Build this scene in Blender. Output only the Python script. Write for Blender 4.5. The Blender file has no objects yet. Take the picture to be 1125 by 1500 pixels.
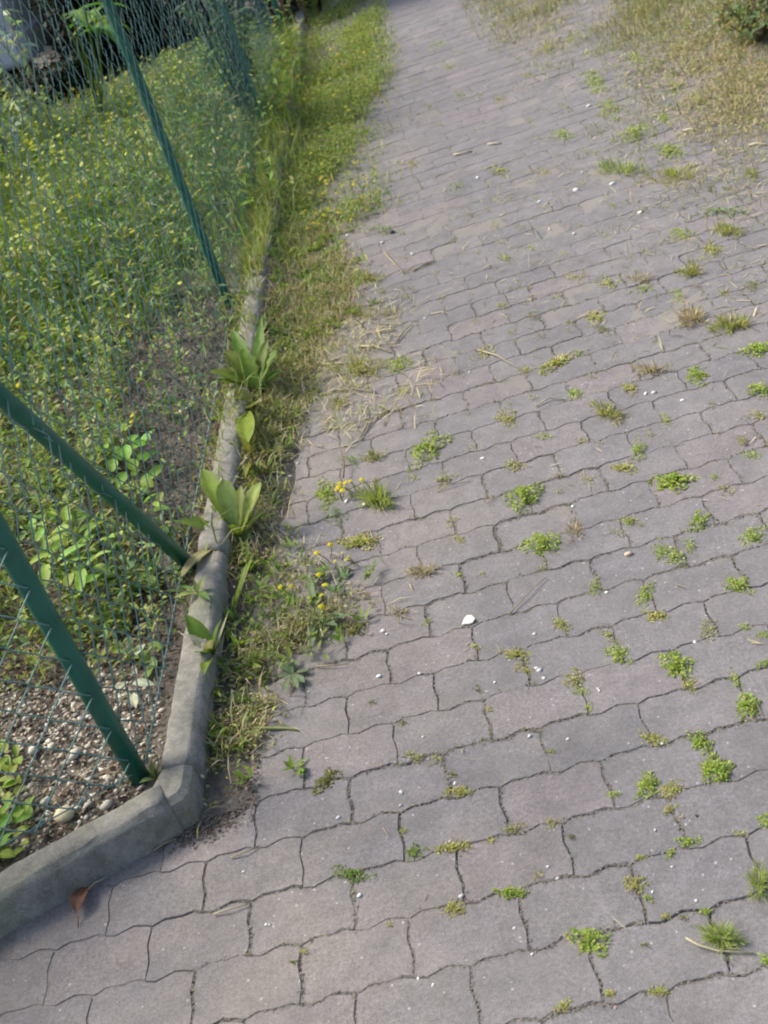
import bpy, math, random
import numpy as np
from mathutils import Matrix, Vector

rng = np.random.default_rng(11)
random.seed(11)
R = math.radians
scene = bpy.context.scene
col = scene.collection

# ------------------------------------------------------------------ camera, light, exposure
F_PX, PW, PH, CAM_H = 1773.3, 1125, 1500, 1.69
CR = np.array([0.95465491, -0.04565314, -0.29419345])
CU = np.array([0.27315881, 0.52730569, 0.80457005])
CF = np.array([-0.11839873, 0.84844829, -0.51586553])
cd = bpy.data.cameras.new('camera')
cam = bpy.data.objects.new('camera', cd)
col.objects.link(cam)
cam.matrix_world = Matrix(((CR[0], CU[0], -CF[0], 0), (CR[1], CU[1], -CF[1], 0), (CR[2], CU[2], -CF[2], CAM_H), (0, 0, 0, 1)))
cd.sensor_fit = 'HORIZONTAL'
cd.sensor_width = 36
cd.lens = 36 * F_PX / PW
cd.clip_start = 0.05
cd.clip_end = 900
cd.dof.use_dof = True
cd.dof.focus_distance = 2.7
cd.dof.aperture_fstop = 9
scene.camera = cam

SUN_EL, SUN_AZ = 48, -64            # light comes from behind the fence, on the left
world = bpy.data.worlds.new('World')
scene.world = world
world.use_nodes = True
wn = world.node_tree
wn.nodes.clear()
wo = wn.nodes.new('ShaderNodeOutputWorld')
wb = wn.nodes.new('ShaderNodeBackground')
ws = wn.nodes.new('ShaderNodeTexSky')
ws.sky_type = 'NISHITA'
ws.sun_disc = False
ws.sun_elevation = R(SUN_EL)
ws.sun_rotation = R(SUN_AZ)
ws.air_density = 1.0
ws.dust_density = 4.0
ws.ozone_density = 1.0
wb.inputs['Strength'].default_value = 0.125
wn.links.new(ws.outputs[0], wb.inputs[0])
wn.links.new(wb.outputs[0], wo.inputs[0])
sd = bpy.data.lights.new('sun', 'SUN')
sd.energy = 2.4
sd.angle = R(20)
sd.color = (1.0, 0.94, 0.84)
sun = bpy.data.objects.new('sun', sd)
col.objects.link(sun)
sdir = Vector((math.sin(R(SUN_AZ)) * math.cos(R(SUN_EL)), math.cos(R(SUN_AZ)) * math.cos(R(SUN_EL)), math.sin(R(SUN_EL))))
sun.rotation_euler = sdir.to_track_quat('Z', 'Y').to_euler()
sun.location = sdir * 30

vs = scene.view_settings
vs.view_transform = 'Standard'
vs.look = 'None'
vs.gamma = 1
vs.exposure = 0.66
vs.use_curve_mapping = False
scene.render.engine = 'CYCLES'
scene.cycles.filter_width = 2.0
scene.cycles.max_bounces = 8
scene.cycles.use_denoising = True


# ------------------------------------------------------------------ helpers
def G(x, y, z=0.0):
    """the point of the horizontal plane at height z seen at photograph pixel x, y"""
    d = CF + CR * (x - PW / 2) / F_PX - CU * (y - PH / 2) / F_PX
    return np.array([0, 0, CAM_H]) + d * ((z - CAM_H) / d[2])


def PX(p):
    v = np.asarray(p, float) - np.array([0, 0, CAM_H])
    d = v @ CF
    return PW / 2 + F_PX * (v @ CR) / d, PH / 2 - F_PX * (v @ CU) / d, d


def tag(o, label=None, cat=None, group=None, kind=None):
    if label: o['label'] = label
    if cat: o['category'] = cat
    if group: o['group'] = group
    if kind: o['kind'] = kind
    return o


def empty(name, loc=(0, 0, 0), rz=0.0):
    o = bpy.data.objects.new(name, None)
    o.empty_display_size = 0.05
    o.location = loc
    o.rotation_euler = (0, 0, rz)
    col.objects.link(o)
    return o


def link(name, me, mat=None, parent=None, loc=None):
    o = bpy.data.objects.new(name, me)
    col.objects.link(o)
    if mat is not None and len(me.materials) == 0:
        me.materials.append(mat)
    if parent is not None: o.parent = parent
    if loc is not None: o.location = loc
    return o


class MB:
    """collects polygons with a tissue colour per vertex, builds ONE mesh"""
    def __init__(s):
        s.v, s.c, s.f, s.n = [], [], [], 0

    def add(s, v, f, c):
        v = np.asarray(v, float)
        c = np.asarray(c, float)
        if c.ndim == 1: c = np.tile(c, (len(v), 1))
        s.v.append(v); s.c.append(c)
        s.f.append([[i + s.n for i in q] for q in f])
        s.n += len(v)

    def mesh(s, name, smooth=False):
        me = bpy.data.meshes.new(name)
        v = np.concatenate(s.v); c = np.concatenate(s.c)
        f = [q for l in s.f for q in l]
        tot = np.array([len(q) for q in f], dtype=np.int32)
        lo = np.fromiter((i for q in f for i in q), dtype=np.int32, count=int(tot.sum()))
        me.vertices.add(len(v)); me.vertices.foreach_set('co', v.astype(np.float32).ravel())
        me.loops.add(len(lo)); me.loops.foreach_set('vertex_index', lo)
        me.polygons.add(len(f))
        me.polygons.foreach_set('loop_start', np.concatenate([[0], np.cumsum(tot)[:-1]]).astype(np.int32))
        a = me.color_attributes.new('tint', 'FLOAT_COLOR', 'POINT')
        a.data.foreach_set('color', np.c_[c, np.ones(len(c))].astype(np.float32).ravel())
        me.update(calc_edges=True)
        me.validate()
        if smooth: me.polygons.foreach_set('use_smooth', np.ones(len(me.polygons), bool))
        return me

    def build(s, name, mat, parent=None, loc=None, smooth=False):
        return link(name, s.mesh(name, smooth), mat, parent, loc)


def unit(a):
    return a / np.maximum(np.linalg.norm(a, axis=-1, keepdims=True), 1e-9)


def jit(c, n, s=0.18, hue=0.06):
    c = np.asarray(c, float)
    k = 1 + s * rng.standard_normal((n, 1))
    return np.clip(c * k * (1 + hue * rng.standard_normal((n, 3))), 0.004, 0.9)


def pick(cols, w, n, s=0.18):
    cols = np.asarray(cols, float); w = np.asarray(w, float)
    return jit(cols[rng.choice(len(cols), n, p=w / w.sum())], n, s)


def blades(mb, base, L, W, lean, bend, c, az=None):
    """grass blades: 5 vertices each; lean = angle from vertical at the root, bend = extra angle at the tip"""
    n = len(base)
    if az is None: az = rng.uniform(0, 2 * np.pi, n)
    L = np.broadcast_to(L, n); W = np.broadcast_to(W, n); lean = np.broadcast_to(lean, n); bend = np.broadcast_to(bend, n)
    h = np.c_[np.cos(az), np.sin(az), np.zeros(n)]
    tw = az + np.pi / 2 + rng.uniform(-.9, .9, n)
    side = np.c_[np.cos(tw), np.sin(tw), np.zeros(n)] * (W / 2)[:, None]
    z = np.array([0, 0, 1.0])
    d1 = h * np.sin(lean)[:, None] + z * np.cos(lean)[:, None]
    l2 = np.clip(lean + bend, -2, 1.75)
    d2 = h * np.sin(l2)[:, None] + z * np.cos(l2)[:, None]
    m = base + d1 * (L * .5)[:, None]
    t = m + d2 * (L * .5)[:, None]
    floor = base[:, 2] + .002
    t[:, 2] = np.maximum(t[:, 2], floor)
    v = np.stack([base - side * .8, base + side * .8, m - side, m + side, t], 1).reshape(-1, 3)
    i = np.arange(n) * 5
    f = np.concatenate([np.stack([i, i + 1, i + 3, i + 2], 1)]).tolist() + np.stack([i + 2, i + 3, i + 4], 1).tolist()
    mb.add(v, f, np.repeat(c, 5, 0))


def leaves(mb, base, d, L, W, c, fold=.25):
    """small pointed leaves, 2 triangles folded at the midrib; d = unit direction"""
    n = len(base)
    L = np.broadcast_to(L, n); W = np.broadcast_to(W, n)
    up = np.tile([0, 0, 1.0], (n, 1)) + rng.normal(0, .35, (n, 3))
    s = unit(np.cross(d, up))
    nn = np.cross(s, d)
    mid = base + d * (L * .5)[:, None]
    e = (W / 2)[:, None]
    a = mid + s * e + nn * e * fold
    b = mid - s * e + nn * e * fold
    t = base + d * L[:, None] - nn * (L * .12)[:, None]
    v = np.stack([base, a, t, b], 1).reshape(-1, 3)
    i = np.arange(n) * 4
    f = np.stack([i, i + 1, i + 2], 1).tolist() + np.stack([i, i + 2, i + 3], 1).tolist()
    mb.add(v, f, np.repeat(c, 4, 0))


def rdir(n, el0, el1):
    az = rng.uniform(0, 2 * np.pi, n); el = rng.uniform(el0, el1, n)
    return np.c_[np.cos(az) * np.cos(el), np.sin(az) * np.cos(el), np.sin(el)]


def tube(mb, pts, r, c, n=5, cap=True):
    pts = np.asarray(pts, float); k = len(pts)
    r = np.broadcast_to(r, k)
    V, Fc = [], []
    ref = np.array([0.31, 0.2, 0.93])
    for i in range(k):
        t = unit(pts[min(i + 1, k - 1)] - pts[max(i - 1, 0)])
        rf = ref if abs(t @ ref) < .95 else np.array([1.0, 0, 0])
        a = unit(np.cross(t, rf)); b = np.cross(t, a)
        for j in range(n):
            q = 2 * np.pi * j / n
            V.append(pts[i] + (a * np.cos(q) + b * np.sin(q)) * r[i])
    for i in range(k - 1):
        for j in range(n):
            j2 = (j + 1) % n
            Fc.append([i * n + j, i * n + j2, (i + 1) * n + j2, (i + 1) * n + j])
    if cap:
        Fc.append(list(range(n))[::-1]); Fc.append([(k - 1) * n + j for j in range(n)])
    mb.add(V, Fc, c)


def big_leaf(L, W, az, pitch, curl, c, tooth=.0, kind='oval', fold=.3, roll=0., ns=9, wither=0., rib=1.25):
    """one broad leaf with midrib fold, wavy edge and curvature; root at the origin. pitch from horizontal, curl = downward turn along the leaf"""
    mb = MB()
    c = np.asarray(c, float)
    p = np.zeros(3); pts, dirs = [], []
    for i in range(ns + 1):
        s = i / ns
        a = pitch - curl * s ** 1.3
        d = np.array([math.cos(az) * math.cos(a), math.sin(az) * math.cos(a), math.sin(a)])
        pts.append(p.copy()); dirs.append(d)
        p = p + d * L / ns
    V, C, Fc = [], [], []
    ts = (-1, -.5, 0, .5, 1)
    for i in range(ns + 1):
        s = i / ns
        if kind == 'oval': w = math.sin(math.pi * min(1, .04 + s) ** .9) ** .8 if s < 1 else .0
        elif kind == 'spoon': w = (.14 + .86 * math.sin(math.pi * s ** 1.9) ** .75) * (1 if s < .97 else .35)
        else: w = (.18 + .82 * math.sin(math.pi * s ** 1.25)) * (1 - .25 * (i % 2)) * (1 if s < .97 else .2)
        sd_ = np.array([-math.sin(az), math.cos(az), 0.0])
        nn = np.cross(dirs[i], sd_)
        sd2 = sd_ * math.cos(roll * s) + nn * math.sin(roll * s)
        n2 = np.cross(dirs[i], sd2)
        for t in ts:
            e = W / 2 * w * t
            wv = tooth * W * rng.uniform(-1, 1) * abs(t) + wither * W * rng.normal() * abs(t)
            V.append(pts[i] + sd2 * (e + wv * .6) + n2 * (abs(e) * fold + wv * .8))
            k = rib if t == 0 else 1.0
            C.append(np.clip(c * k * rng.uniform(.86, 1.14), 0, 1))
    m = len(ts)
    for i in range(ns):
        for j in range(m - 1):
            q = i * m + j
            Fc.append([q, q + 1, q + m + 1, q + m])
    mb.add(V, Fc, C)
    return mb


def in_poly(P, x, y):
    P = np.asarray(P, float); r = np.zeros(len(x), bool)
    j = len(P) - 1
    for i in range(len(P)):
        a, b = P[i], P[j]
        cnd = ((a[1] > y) != (b[1] > y)) & (x < (b[0] - a[0]) * (y - a[1]) / (b[1] - a[1] + 1e-12) + a[0])
        r ^= cnd
        j = i
    return r


def ground_poly(px, z=0.0):
    return np.array([G(a, b, z)[:2] for a, b in px])


def scatter(poly, dens, soft=0.05):
    """points spread over a ground polygon, clumped by a random field, its edge ragged"""
    lo, hi = poly.min(0) - soft, poly.max(0) + soft
    n = int(dens * np.prod(hi - lo))
    p = rng.uniform(lo, hi, (n, 2))
    q = p + rng.normal(0, soft, p.shape)
    return p[in_poly(poly, q[:, 0], q[:, 1])]


_ph = rng.uniform(0, 6.28, (6, 2)); _dr = rng.normal(0, 1, (6, 2))
def clump(p, scale):
    """smooth field 0..1 for patchiness"""
    s = np.zeros(len(p))
    for k in range(6):
        s += np.sin((p @ _dr[k]) * scale * (1 + .5 * k) + _ph[k, 0]) / (1 + .35 * k)
    return .5 + .5 * np.tanh(s * .7)


# ------------------------------------------------------------------ materials
def new_mat(name):
    m = bpy.data.materials.new(name)
    m.use_nodes = True
    nt = m.node_tree
    return m, nt, nt.nodes['Principled BSDF']


def nd(nt, t, **kw):
    n = nt.nodes.new(t)
    for k, v in kw.items():
        if k in n.inputs: n.inputs[k].default_value = v
        else: setattr(n, k, v)
    return n


def ramp(nt, src, stops):
    r = nt.nodes.new('ShaderNodeValToRGB')
    e = r.color_ramp.elements
    while len(e) < len(stops): e.new(.5)
    for i, (p, c) in enumerate(stops):
        e[i].position = p
        e[i].color = (*c, 1) if len(c) == 3 else c
    nt.links.new(src, r.inputs[0])
    return r.outputs[0]


def mixc(nt, fac, a, b, mode='MIX'):
    m = nt.nodes.new('ShaderNodeMix')
    m.data_type = 'RGBA'; m.blend_type = mode
    for i, s in ((0, fac), (6, a), (7, b)):
        if isinstance(s, (int, float)): m.inputs[i].default_value = s
        elif isinstance(s, tuple): m.inputs[i].default_value = (*s, 1)
        else: nt.links.new(s, m.inputs[i])
    return m.outputs[2]


def math_n(nt, op, a, b=None, clamp=False):
    m = nt.nodes.new('ShaderNodeMath'); m.operation = op; m.use_clamp = clamp
    for i, s in enumerate((a, b)):
        if s is None: continue
        if isinstance(s, (int, float)): m.inputs[i].default_value = s
        else: nt.links.new(s, m.inputs[i])
    return m.outputs[0]


def noise(nt, scale, detail=4, rough=.55, vec=None, out=0):
    n = nd(nt, 'ShaderNodeTexNoise', Scale=scale, Detail=detail, Roughness=rough)
    if vec is not None: nt.links.new(vec, n.inputs['Vector'])
    return n.outputs[out]


def wpos(nt):
    return nt.nodes.new('ShaderNodeNewGeometry').outputs['Position']


def bump(nt, bsdf, h, strength=.3, dist=.002):
    b = nd(nt, 'ShaderNodeBump', Strength=strength, Distance=dist)
    nt.links.new(h, b.inputs['Height'])
    nt.links.new(b.outputs[0], bsdf.inputs['Normal'])


# paving stone
PAVER, nt, b = new_mat('concrete_paver')
P = wpos(nt)
n1 = noise(nt, 5, 5, .6, P)
base = ramp(nt, n1, [(.3, (.192, .185, .185)), (.52, (.223, .214, .213)), (.75, (.256, .245, .242))])
oi = nt.nodes.new('ShaderNodeObjectInfo')
at = nt.nodes.new('ShaderNodeAttribute'); at.attribute_name = 'tone'
rnd = math_n(nt, 'ADD', oi.outputs['Random'], at.outputs['Fac'])
rnd = math_n(nt, 'FRACT', rnd)
tone = ramp(nt, rnd, [(0, (.92, .93, .95)), (.35, (.99, .985, .99)), (.8, (1.02, 1.005, 1.005)), (1, (1.13, 1.05, 1.06))])
base = mixc(nt, 1.0, base, tone, 'MULTIPLY')
# worn tan dust, in drifts near the kerb
sx = nt.nodes.new('ShaderNodeSeparateXYZ'); nt.links.new(P, sx.inputs[0])
near = math_n(nt, 'MULTIPLY_ADD', sx.outputs[0], -1.3); nt.nodes[-1].inputs[2].default_value = -.30
dn = noise(nt, 2.6, 5, .6, P)
dm = math_n(nt, 'MULTIPLY', ramp(nt, dn, [(.38, (0, 0, 0)), (.68, (1, 1, 1))]), math_n(nt, 'ADD', near, .42, True), True)
base = mixc(nt, math_n(nt, 'MULTIPLY', dm, .85), base, (.330, .288, .245))
# darker weather blotches
dk = ramp(nt, noise(nt, 9, 6, .65, P), [(.42, (1, 1, 1)), (.75, (.80, .81, .80))])
base = mixc(nt, .8, base, dk, 'MULTIPLY')
# aggregate: fine grain, light grit, dark grit
fg = ramp(nt, noise(nt, 420, 3, .7, P), [(.33, (.66, .66, .67)), (.5, (1, 1, 1)), (.68, (1.38, 1.37, 1.38))])
base = mixc(nt, .85, base, ramp(nt, noise(nt, 120, 4, .75, P), [(.36, (.80, .80, .81)), (.5, (1, 1, 1)), (.66, (1.20, 1.19, 1.20))]), 'MULTIPLY')
base = mixc(nt, .6, base, ramp(nt, noise(nt, 24, 5, .7, P), [(.40, (.84, .84, .83)), (.62, (1.1, 1.09, 1.09))]), 'MULTIPLY')
base = mixc(nt, .85, base, fg, 'MULTIPLY')
vo = nd(nt, 'ShaderNodeTexVoronoi', Scale=115.0); nt.links.new(P, vo.inputs['Vector'])
sp = nt.nodes.new('ShaderNodeSeparateColor'); nt.links.new(vo.outputs['Color'], sp.inputs[0])
big = math_n(nt, 'GREATER_THAN', sp.outputs[0], .93)
near_c = math_n(nt, 'LESS_THAN', vo.outputs['Distance'], math_n(nt, 'MULTIPLY', sp.outputs[1], .32))
base = mixc(nt, math_n(nt, 'MULTIPLY', math_n(nt, 'MULTIPLY', big, near_c), .6), base, (.58, .56, .56))
nt.links.new(base, b.inputs['Base Color'])
b.inputs['Roughness'].default_value = .82
b.inputs['Specular IOR Level'].default_value = .35
bump(nt, b, math_n(nt, 'ADD', noise(nt, 260, 4, .7, P), math_n(nt, 'MULTIPLY', noise(nt, 40, 3, .5, P), .8)), .55, .0022)

# soil and moss that fill the joints
JOINT, nt, b = new_mat('joint_soil')
P = wpos(nt)
c = ramp(nt, noise(nt, 7, 5, .6, P), [(.34, (.155, .145, .135)), (.5, (.220, .205, .190)), (.66, (.225, .210, .175)), (.78, (.20, .21, .10))])
c = mixc(nt, .8, c, ramp(nt, noise(nt, 160, 4, .7, P), [(.3, (.6, .6, .6)), (.7, (1.5, 1.45, 1.4))]), 'MULTIPLY')
sx = nt.nodes.new('ShaderNodeSeparateXYZ'); nt.links.new(P, sx.inputs[0])
dusty = math_n(nt, 'MULTIPLY_ADD', sx.outputs[1], .55, True); nt.nodes[-1].inputs[2].default_value = -.95
c = mixc(nt, math_n(nt, 'MULTIPLY', dusty, .85), c, ramp(nt, noise(nt, 6, 4, .6, P), [(.35, (.225, .212, .200)), (.65, (.265, .245, .215))]))
nt.links.new(c, b.inputs['Base Color']); b.inputs['Roughness'].default_value = .95
bump(nt, b, noise(nt, 200, 4, .7, P), .4, .003)

# bare soil of the bed
SOIL, nt, b = new_mat('bed_soil')
P = wpos(nt)
c = ramp(nt, noise(nt, 4, 6, .6, P), [(.3, (.095, .084, .074)), (.5, (.175, .152, .128)), (.7, (.28, .243, .202))])
c = mixc(nt, .9, c, ramp(nt, noise(nt, 70, 5, .7, P), [(.3, (.45, .45, .45)), (.7, (1.5, 1.5, 1.45))]), 'MULTIPLY')
nt.links.new(c, b.inputs['Base Color']); b.inputs['Roughness'].default_value = .95
bump(nt, b, noise(nt, 60, 6, .7, P), 1.0, .02)

GROUND, nt, b = new_mat('dry_ground')
P = wpos(nt)
c = ramp(nt, noise(nt, 1.2, 6, .65, P), [(.3, (.13, .11, .06)), (.5, (.21, .17, .10)), (.7, (.12, .14, .05))])
nt.links.new(c, b.inputs['Base Color']); b.inputs['Roughness'].default_value = .95

# kerb concrete
KERB, nt, b = new_mat('kerb_concrete')
P = wpos(nt)
c = ramp(nt, noise(nt, 9, 6, .62, P), [(.3, (.190, .185, .160)), (.55, (.275, .264, .232)), (.75, (.335, .322, .288))])
c = mixc(nt, math_n(nt, 'MULTIPLY', ramp(nt, noise(nt, 5, 5, .6, P), [(.5, (0, 0, 0)), (.66, (1, 1, 1))]), .55), c, (.215, .225, .13))
c = mixc(nt, .7, c, ramp(nt, noise(nt, 330, 3, .7, P), [(.33, (.62, .62, .62)), (.68, (1.34, 1.34, 1.34))]), 'MULTIPLY')
c = mixc(nt, .8, c, ramp(nt, noise(nt, 38, 6, .75, P), [(.38, (.66, .66, .62)), (.6, (1.12, 1.12, 1.1))]), 'MULTIPLY')
nt.links.new(c, b.inputs['Base Color']); b.inputs['Roughness'].default_value = .85
bump(nt, b, math_n(nt, 'ADD', noise(nt, 230, 4, .7, P), noise(nt, 25, 4, .6, P)), .6, .003)


def plant_mat(name, trans=.35, rough=.5, spec=.4):
    m, nt, b = new_mat(name)
    a = nt.nodes.new('ShaderNodeAttribute'); a.attribute_name = 'tint'
    P = wpos(nt)
    v = ramp(nt, noise(nt, 45, 3, .6, P), [(.3, (.82, .84, .82)), (.7, (1.16, 1.15, 1.1))])
    c = mixc(nt, 1.0, a.outputs['Color'], v, 'MULTIPLY')
    nt.links.new(c, b.inputs['Base Color'])
    b.inputs['Roughness'].default_value = rough
    b.inputs['Specular IOR Level'].default_value = spec
    if trans:
        t = nt.nodes.new('ShaderNodeBsdfTranslucent')
        nt.links.new(mixc(nt, 1.0, c, (1.25, 1.2, .55), 'MULTIPLY'), t.inputs[0])
        mx = nt.nodes.new('ShaderNodeMixShader'); mx.inputs[0].default_value = trans
        nt.links.new(b.outputs[0], mx.inputs[1]); nt.links.new(t.outputs[0], mx.inputs[2])
        nt.links.new(mx.outputs[0], nt.nodes['Material Output'].inputs[0])
    return m


LEAF = plant_mat('leaf_tissue', .38, .55, .35)
DRY = plant_mat('dry_tissue', .2, .8, .2)
PETAL = plant_mat('petal_tissue', .3, .6, .2)
WOOD = plant_mat('bark', 0, .9, .2)
STONE = plant_mat('stone', 0, .8, .3)

PAINT, nt, b = new_mat('green_coating')
P = wpos(nt)
c = ramp(nt, noise(nt, 14, 5, .6, P), [(.35, (.008, .105, .072)), (.65, (.014, .145, .098))])
c = mixc(nt, ramp(nt, noise(nt, 55, 5, .7, P), [(.62, (0, 0, 0)), (.74, (.5, .5, .5))]), c, (.10, .16, .13))
nt.links.new(c, b.inputs['Base Color'])
b.inputs['Roughness'].default_value = .42
bump(nt, b, noise(nt, 120, 3, .6, P), .15, .001)

WIRE, nt, b = new_mat('coated_wire')
P = wpos(nt)
c = ramp(nt, noise(nt, 6, 4, .6, P), [(.35, (.085, .22, .205)), (.65, (.21, .35, .335))])
nt.links.new(c, b.inputs['Base Color'])
b.inputs['Roughness'].default_value = .38

CARP, nt, b = new_mat('car_paint')
c = ramp(nt, noise(nt, 3, 3, .5, wpos(nt)), [(.3, (.62, .62, .68)), (.7, (.66, .66, .72))])
nt.links.new(c, b.inputs['Base Color'])
b.inputs['Metallic'].default_value = .0; b.inputs['Roughness'].default_value = .35
RUBBER, nt, b = new_mat('black_rubber')
c = ramp(nt, noise(nt, 30, 3, .5, wpos(nt)), [(.3, (.016, .016, .018)), (.7, (.03, .03, .032))])
nt.links.new(c, b.inputs['Base Color']); b.inputs['Roughness'].default_value = .8
GLASS, nt, b = new_mat('dark_glass')
c = ramp(nt, noise(nt, 2, 2, .5, wpos(nt)), [(.3, (.02, .025, .03)), (.7, (.03, .035, .04))])
nt.links.new(c, b.inputs['Base Color']); b.inputs['Roughness'].default_value = .06

# ------------------------------------------------------------------ ground, paving, kerb, bed
def plain(name, V, Fc, mat, parent=None, smooth=False):
    me = bpy.data.meshes.new(name)
    me.from_pydata([tuple(map(float, q)) for q in V], [], Fc)
    me.materials.append(mat)
    if smooth: me.polygons.foreach_set('use_smooth', np.ones(len(me.polygons), bool))
    return link(name, me, None, parent)


S = 400
tag(plain('ground', [(-S, -S, -.07), (S, -S, -.07), (S, S, -.07), (-S, S, -.07)], [(0, 1, 2, 3)], GROUND), kind='structure')

KX0, KY0, KSL, KW, KH = -.900, 1.93, .0176, .074, .09
def kerb_l(y): return KX0 + KSL * (y - KY0)
def kerb_r(y): return kerb_l(y) + KW
FD = unit(np.array([.40, .163])); FN = np.array([-FD[1], FD[0]])     # front kerb direction, and its inward normal
FA = np.array([-1.0245, 1.715])                                         # a point of its outer top edge

def joint_z(x, y):
    s_ = math.sin(x * 9.1 + 2.3 * math.sin(y * 4.1)) + math.sin(y * 11.7 + 1.9 * math.sin(x * 5.3 + 1)) + .8 * math.sin(x * 31 + y * 17) + .7 * math.sin(y * 43 - x * 23)
    return -.0030 + .0016 * min(1, max(0, (y - 1.9) / 1.8)) + .0012 * s_ * (1 - .5 * min(1, max(0, (y - 1.9) / 1.8)))
gx = np.concatenate([[-3.0, -1.6], np.arange(-1.25, 2.2, .035), [2.4, 2.8, 3.4, 4.0]])
gy = np.concatenate([[-3, -1, .4], np.arange(.9, 6.5, .035), np.arange(6.5, 12.7, .12)])
V = [(x, y, min(-.0020 + .0010 * min(1, max(0, (y - 1.9) / 1.8)), joint_z(x, y)) + rng.normal(0, .0003)) for y in gy for x in gx]
m = len(gx)
path = plain('paved_path', V, [(i * m + j, i * m + j + 1, (i + 1) * m + j + 1, (i + 1) * m + j) for i in range(len(gy) - 1) for j in range(m - 1)], JOINT, None, True)
tag(path, kind='structure')

LX, LY, OX, OY = .2, .12685, -1.00684, 1.62684
EDGE = [(0, -.02), (.12, -.07), (.30, .03), (.42, -.01), (.5, -.065), (.62, .018), (.80, .0), (.92, .032)]
def paver_mesh():
    gap, bev, dep = .0012, .0019, .02
    up = [(u - .5, .5 + e) for u, e in EDGE]                 # upper edge seen from a joint of the upper row: shift half
    e_of = lambda u: np.interp(u % 1.0, [q[0] for q in EDGE] + [1.0], [q[1] for q in EDGE] + [EDGE[0][1]])
    us = [0, .12, .30, .42, .5, .62, .80, .92, 1.0]
    # the wave of row line r: u measured from a vertical joint of the row ABOVE it
    low = [(u, -.5 + e_of(u)) for u in us]
    upp = [(u, .5 + e_of(u + .5)) for u in us]
    swave = lambda t: .022 * math.sin(2 * math.pi * t)
    out = []
    for u, v in low: out.append([u, v])
    for t in (.33, .67): out.append([1 + swave(t), -.5 + low[-1][1] + .5 + t * (upp[-1][1] - low[-1][1])])
    for u, v in reversed(upp): out.append([u, v])
    for t in (.67, .33): out.append([swave(t), -.5 + low[0][1] + .5 + t * (upp[0][1] - low[0][1])])
    o = np.array(out) - np.array([.5, 0]); o *= [LX, LY]
    ctr = np.zeros(2)
    def inset(k):
        n = len(o); r = []
        for i in range(n):
            a, b_, c_ = o[i - 1], o[i], o[(i + 1) % n]
            t = unit(unit(b_ - a) + unit(c_ - b_)); r.append(b_ + np.array([-t[1], t[0]]) * k)
        return np.array(r)
    n = len(o)
    rings = [(inset(gap + bev), 0.0), (inset(gap + .0008), -.0018), (inset(gap), -dep)]
    V = [(q[0], q[1], z) for rr, z in rings for q in rr]
    Fc = [list(range(n))]
    for k in range(2):
        for i in range(n):
            j = (i + 1) % n
            Fc.append([k * n + i, (k + 1) * n + i, (k + 1) * n + j, k * n + j])
    return np.array(V), Fc


PV, PF = paver_mesh()
pm = bpy.data.meshes.new('paver')
pm.from_pydata([tuple(q) for q in PV], [], PF)
pm.materials.append(PAVER)
cells = []
for r in range(-14, 86):
    y = OY + r * LY
    for k in range(-6, 24):
        x = OX + (k + .5 + (.5 if r % 2 else 0)) * LX
        if x > 3.7: continue
        if y > 1.8:
            if x < kerb_r(y) - .05: continue
        elif (np.array([x, y]) - FA) @ FN > .04 and x < -.78: continue
        px, py, d = PX((x, y, 0))
        seen = d > .3 and -60 < px < PW + 60 and -60 < py < PH + 60
        cells.append((not seen, d if d > 0 else 99, x, y))
cells.sort()
joined_v, joined_f, joined_t, nv = [], [], [], 0
for i, (_, d, x, y) in enumerate(cells):
    rz, tx, ty = rng.normal(0, .011), rng.normal(0, .0045), rng.normal(0, .0045)
    loc = (x + rng.normal(0, .0009), y + rng.normal(0, .0009), rng.normal(0, .0007))
    if i < 300:
        o = link('paver', pm, None, path, loc)
        o.rotation_euler = (tx, ty, rz)
    else:
        M = np.array(Matrix.LocRotScale(Vector(loc), Matrix.Rotation(rz, 3, 'Z') @ Matrix.Rotation(tx, 3, 'X') @ Matrix.Rotation(ty, 3, 'Y'), None))
        joined_v.append(PV @ M[:3, :3].T + M[:3, 3])
        joined_f += [[q + nv for q in f] for f in PF]
        joined_t += [rng.uniform()] * len(PV)
        nv += len(PV)
jo = plain('pavers', np.concatenate(joined_v), joined_f, PAVER, path)
ta = jo.data.attributes.new('tone', 'FLOAT', 'POINT')
ta.data.foreach_set('value', np.array(joined_t, np.float32))
tag(jo, kind='stuff')


def kerb_stone(p0, p1, nrm, parent, w=KW, h=KH, flush=False):
    """one kerb stone from p0 to p1 (outer top edge), inward normal nrm; chamfered and slightly worn"""
    p0, p1, nrm = np.array(p0), np.array(p1), np.array(nrm)
    L = np.linalg.norm(p1 - p0); ns = max(4, int(L / .035))
    prof = [(-.004, -.10), (-.004, h - .016), (.0, h - .010), (.009, h - .001), (.013, h), (w * .5, h + .001), (w - .012, h), (w - .004, h - .005), (w, h - .012), (w, -.10)]
    V, Fc = [], []
    m = len(prof)
    for i in range(ns + 1):
        s = min(max(i / ns, 0 if flush else .0015 / L), 1 - .0015 / L)
        sink = .003 if i == ns or (i == 0 and not flush) else 0
        q = p0 + (p1 - p0) * s
        for (a, z) in prof:
            e = rng.normal(0, .0017, 2) if z > 0 else (0, 0)
            aa = a + (sink if a < w / 2 else -sink) * .6
            xy = q + nrm * (aa + e[0])
            V.append((xy[0], xy[1], z + e[1] - (sink if z > 0 else 0)))
    for i in range(ns):
        for j in range(m - 1):
            Fc.append([i * m + j, i * m + j + 1, (i + 1) * m + j + 1, (i + 1) * m + j][::-1])
    Fc.append(list(range(m))); Fc.append([ns * m + j for j in range(m)][::-1])
    return plain('kerb_stone', V, Fc, KERB, parent, True)


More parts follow.
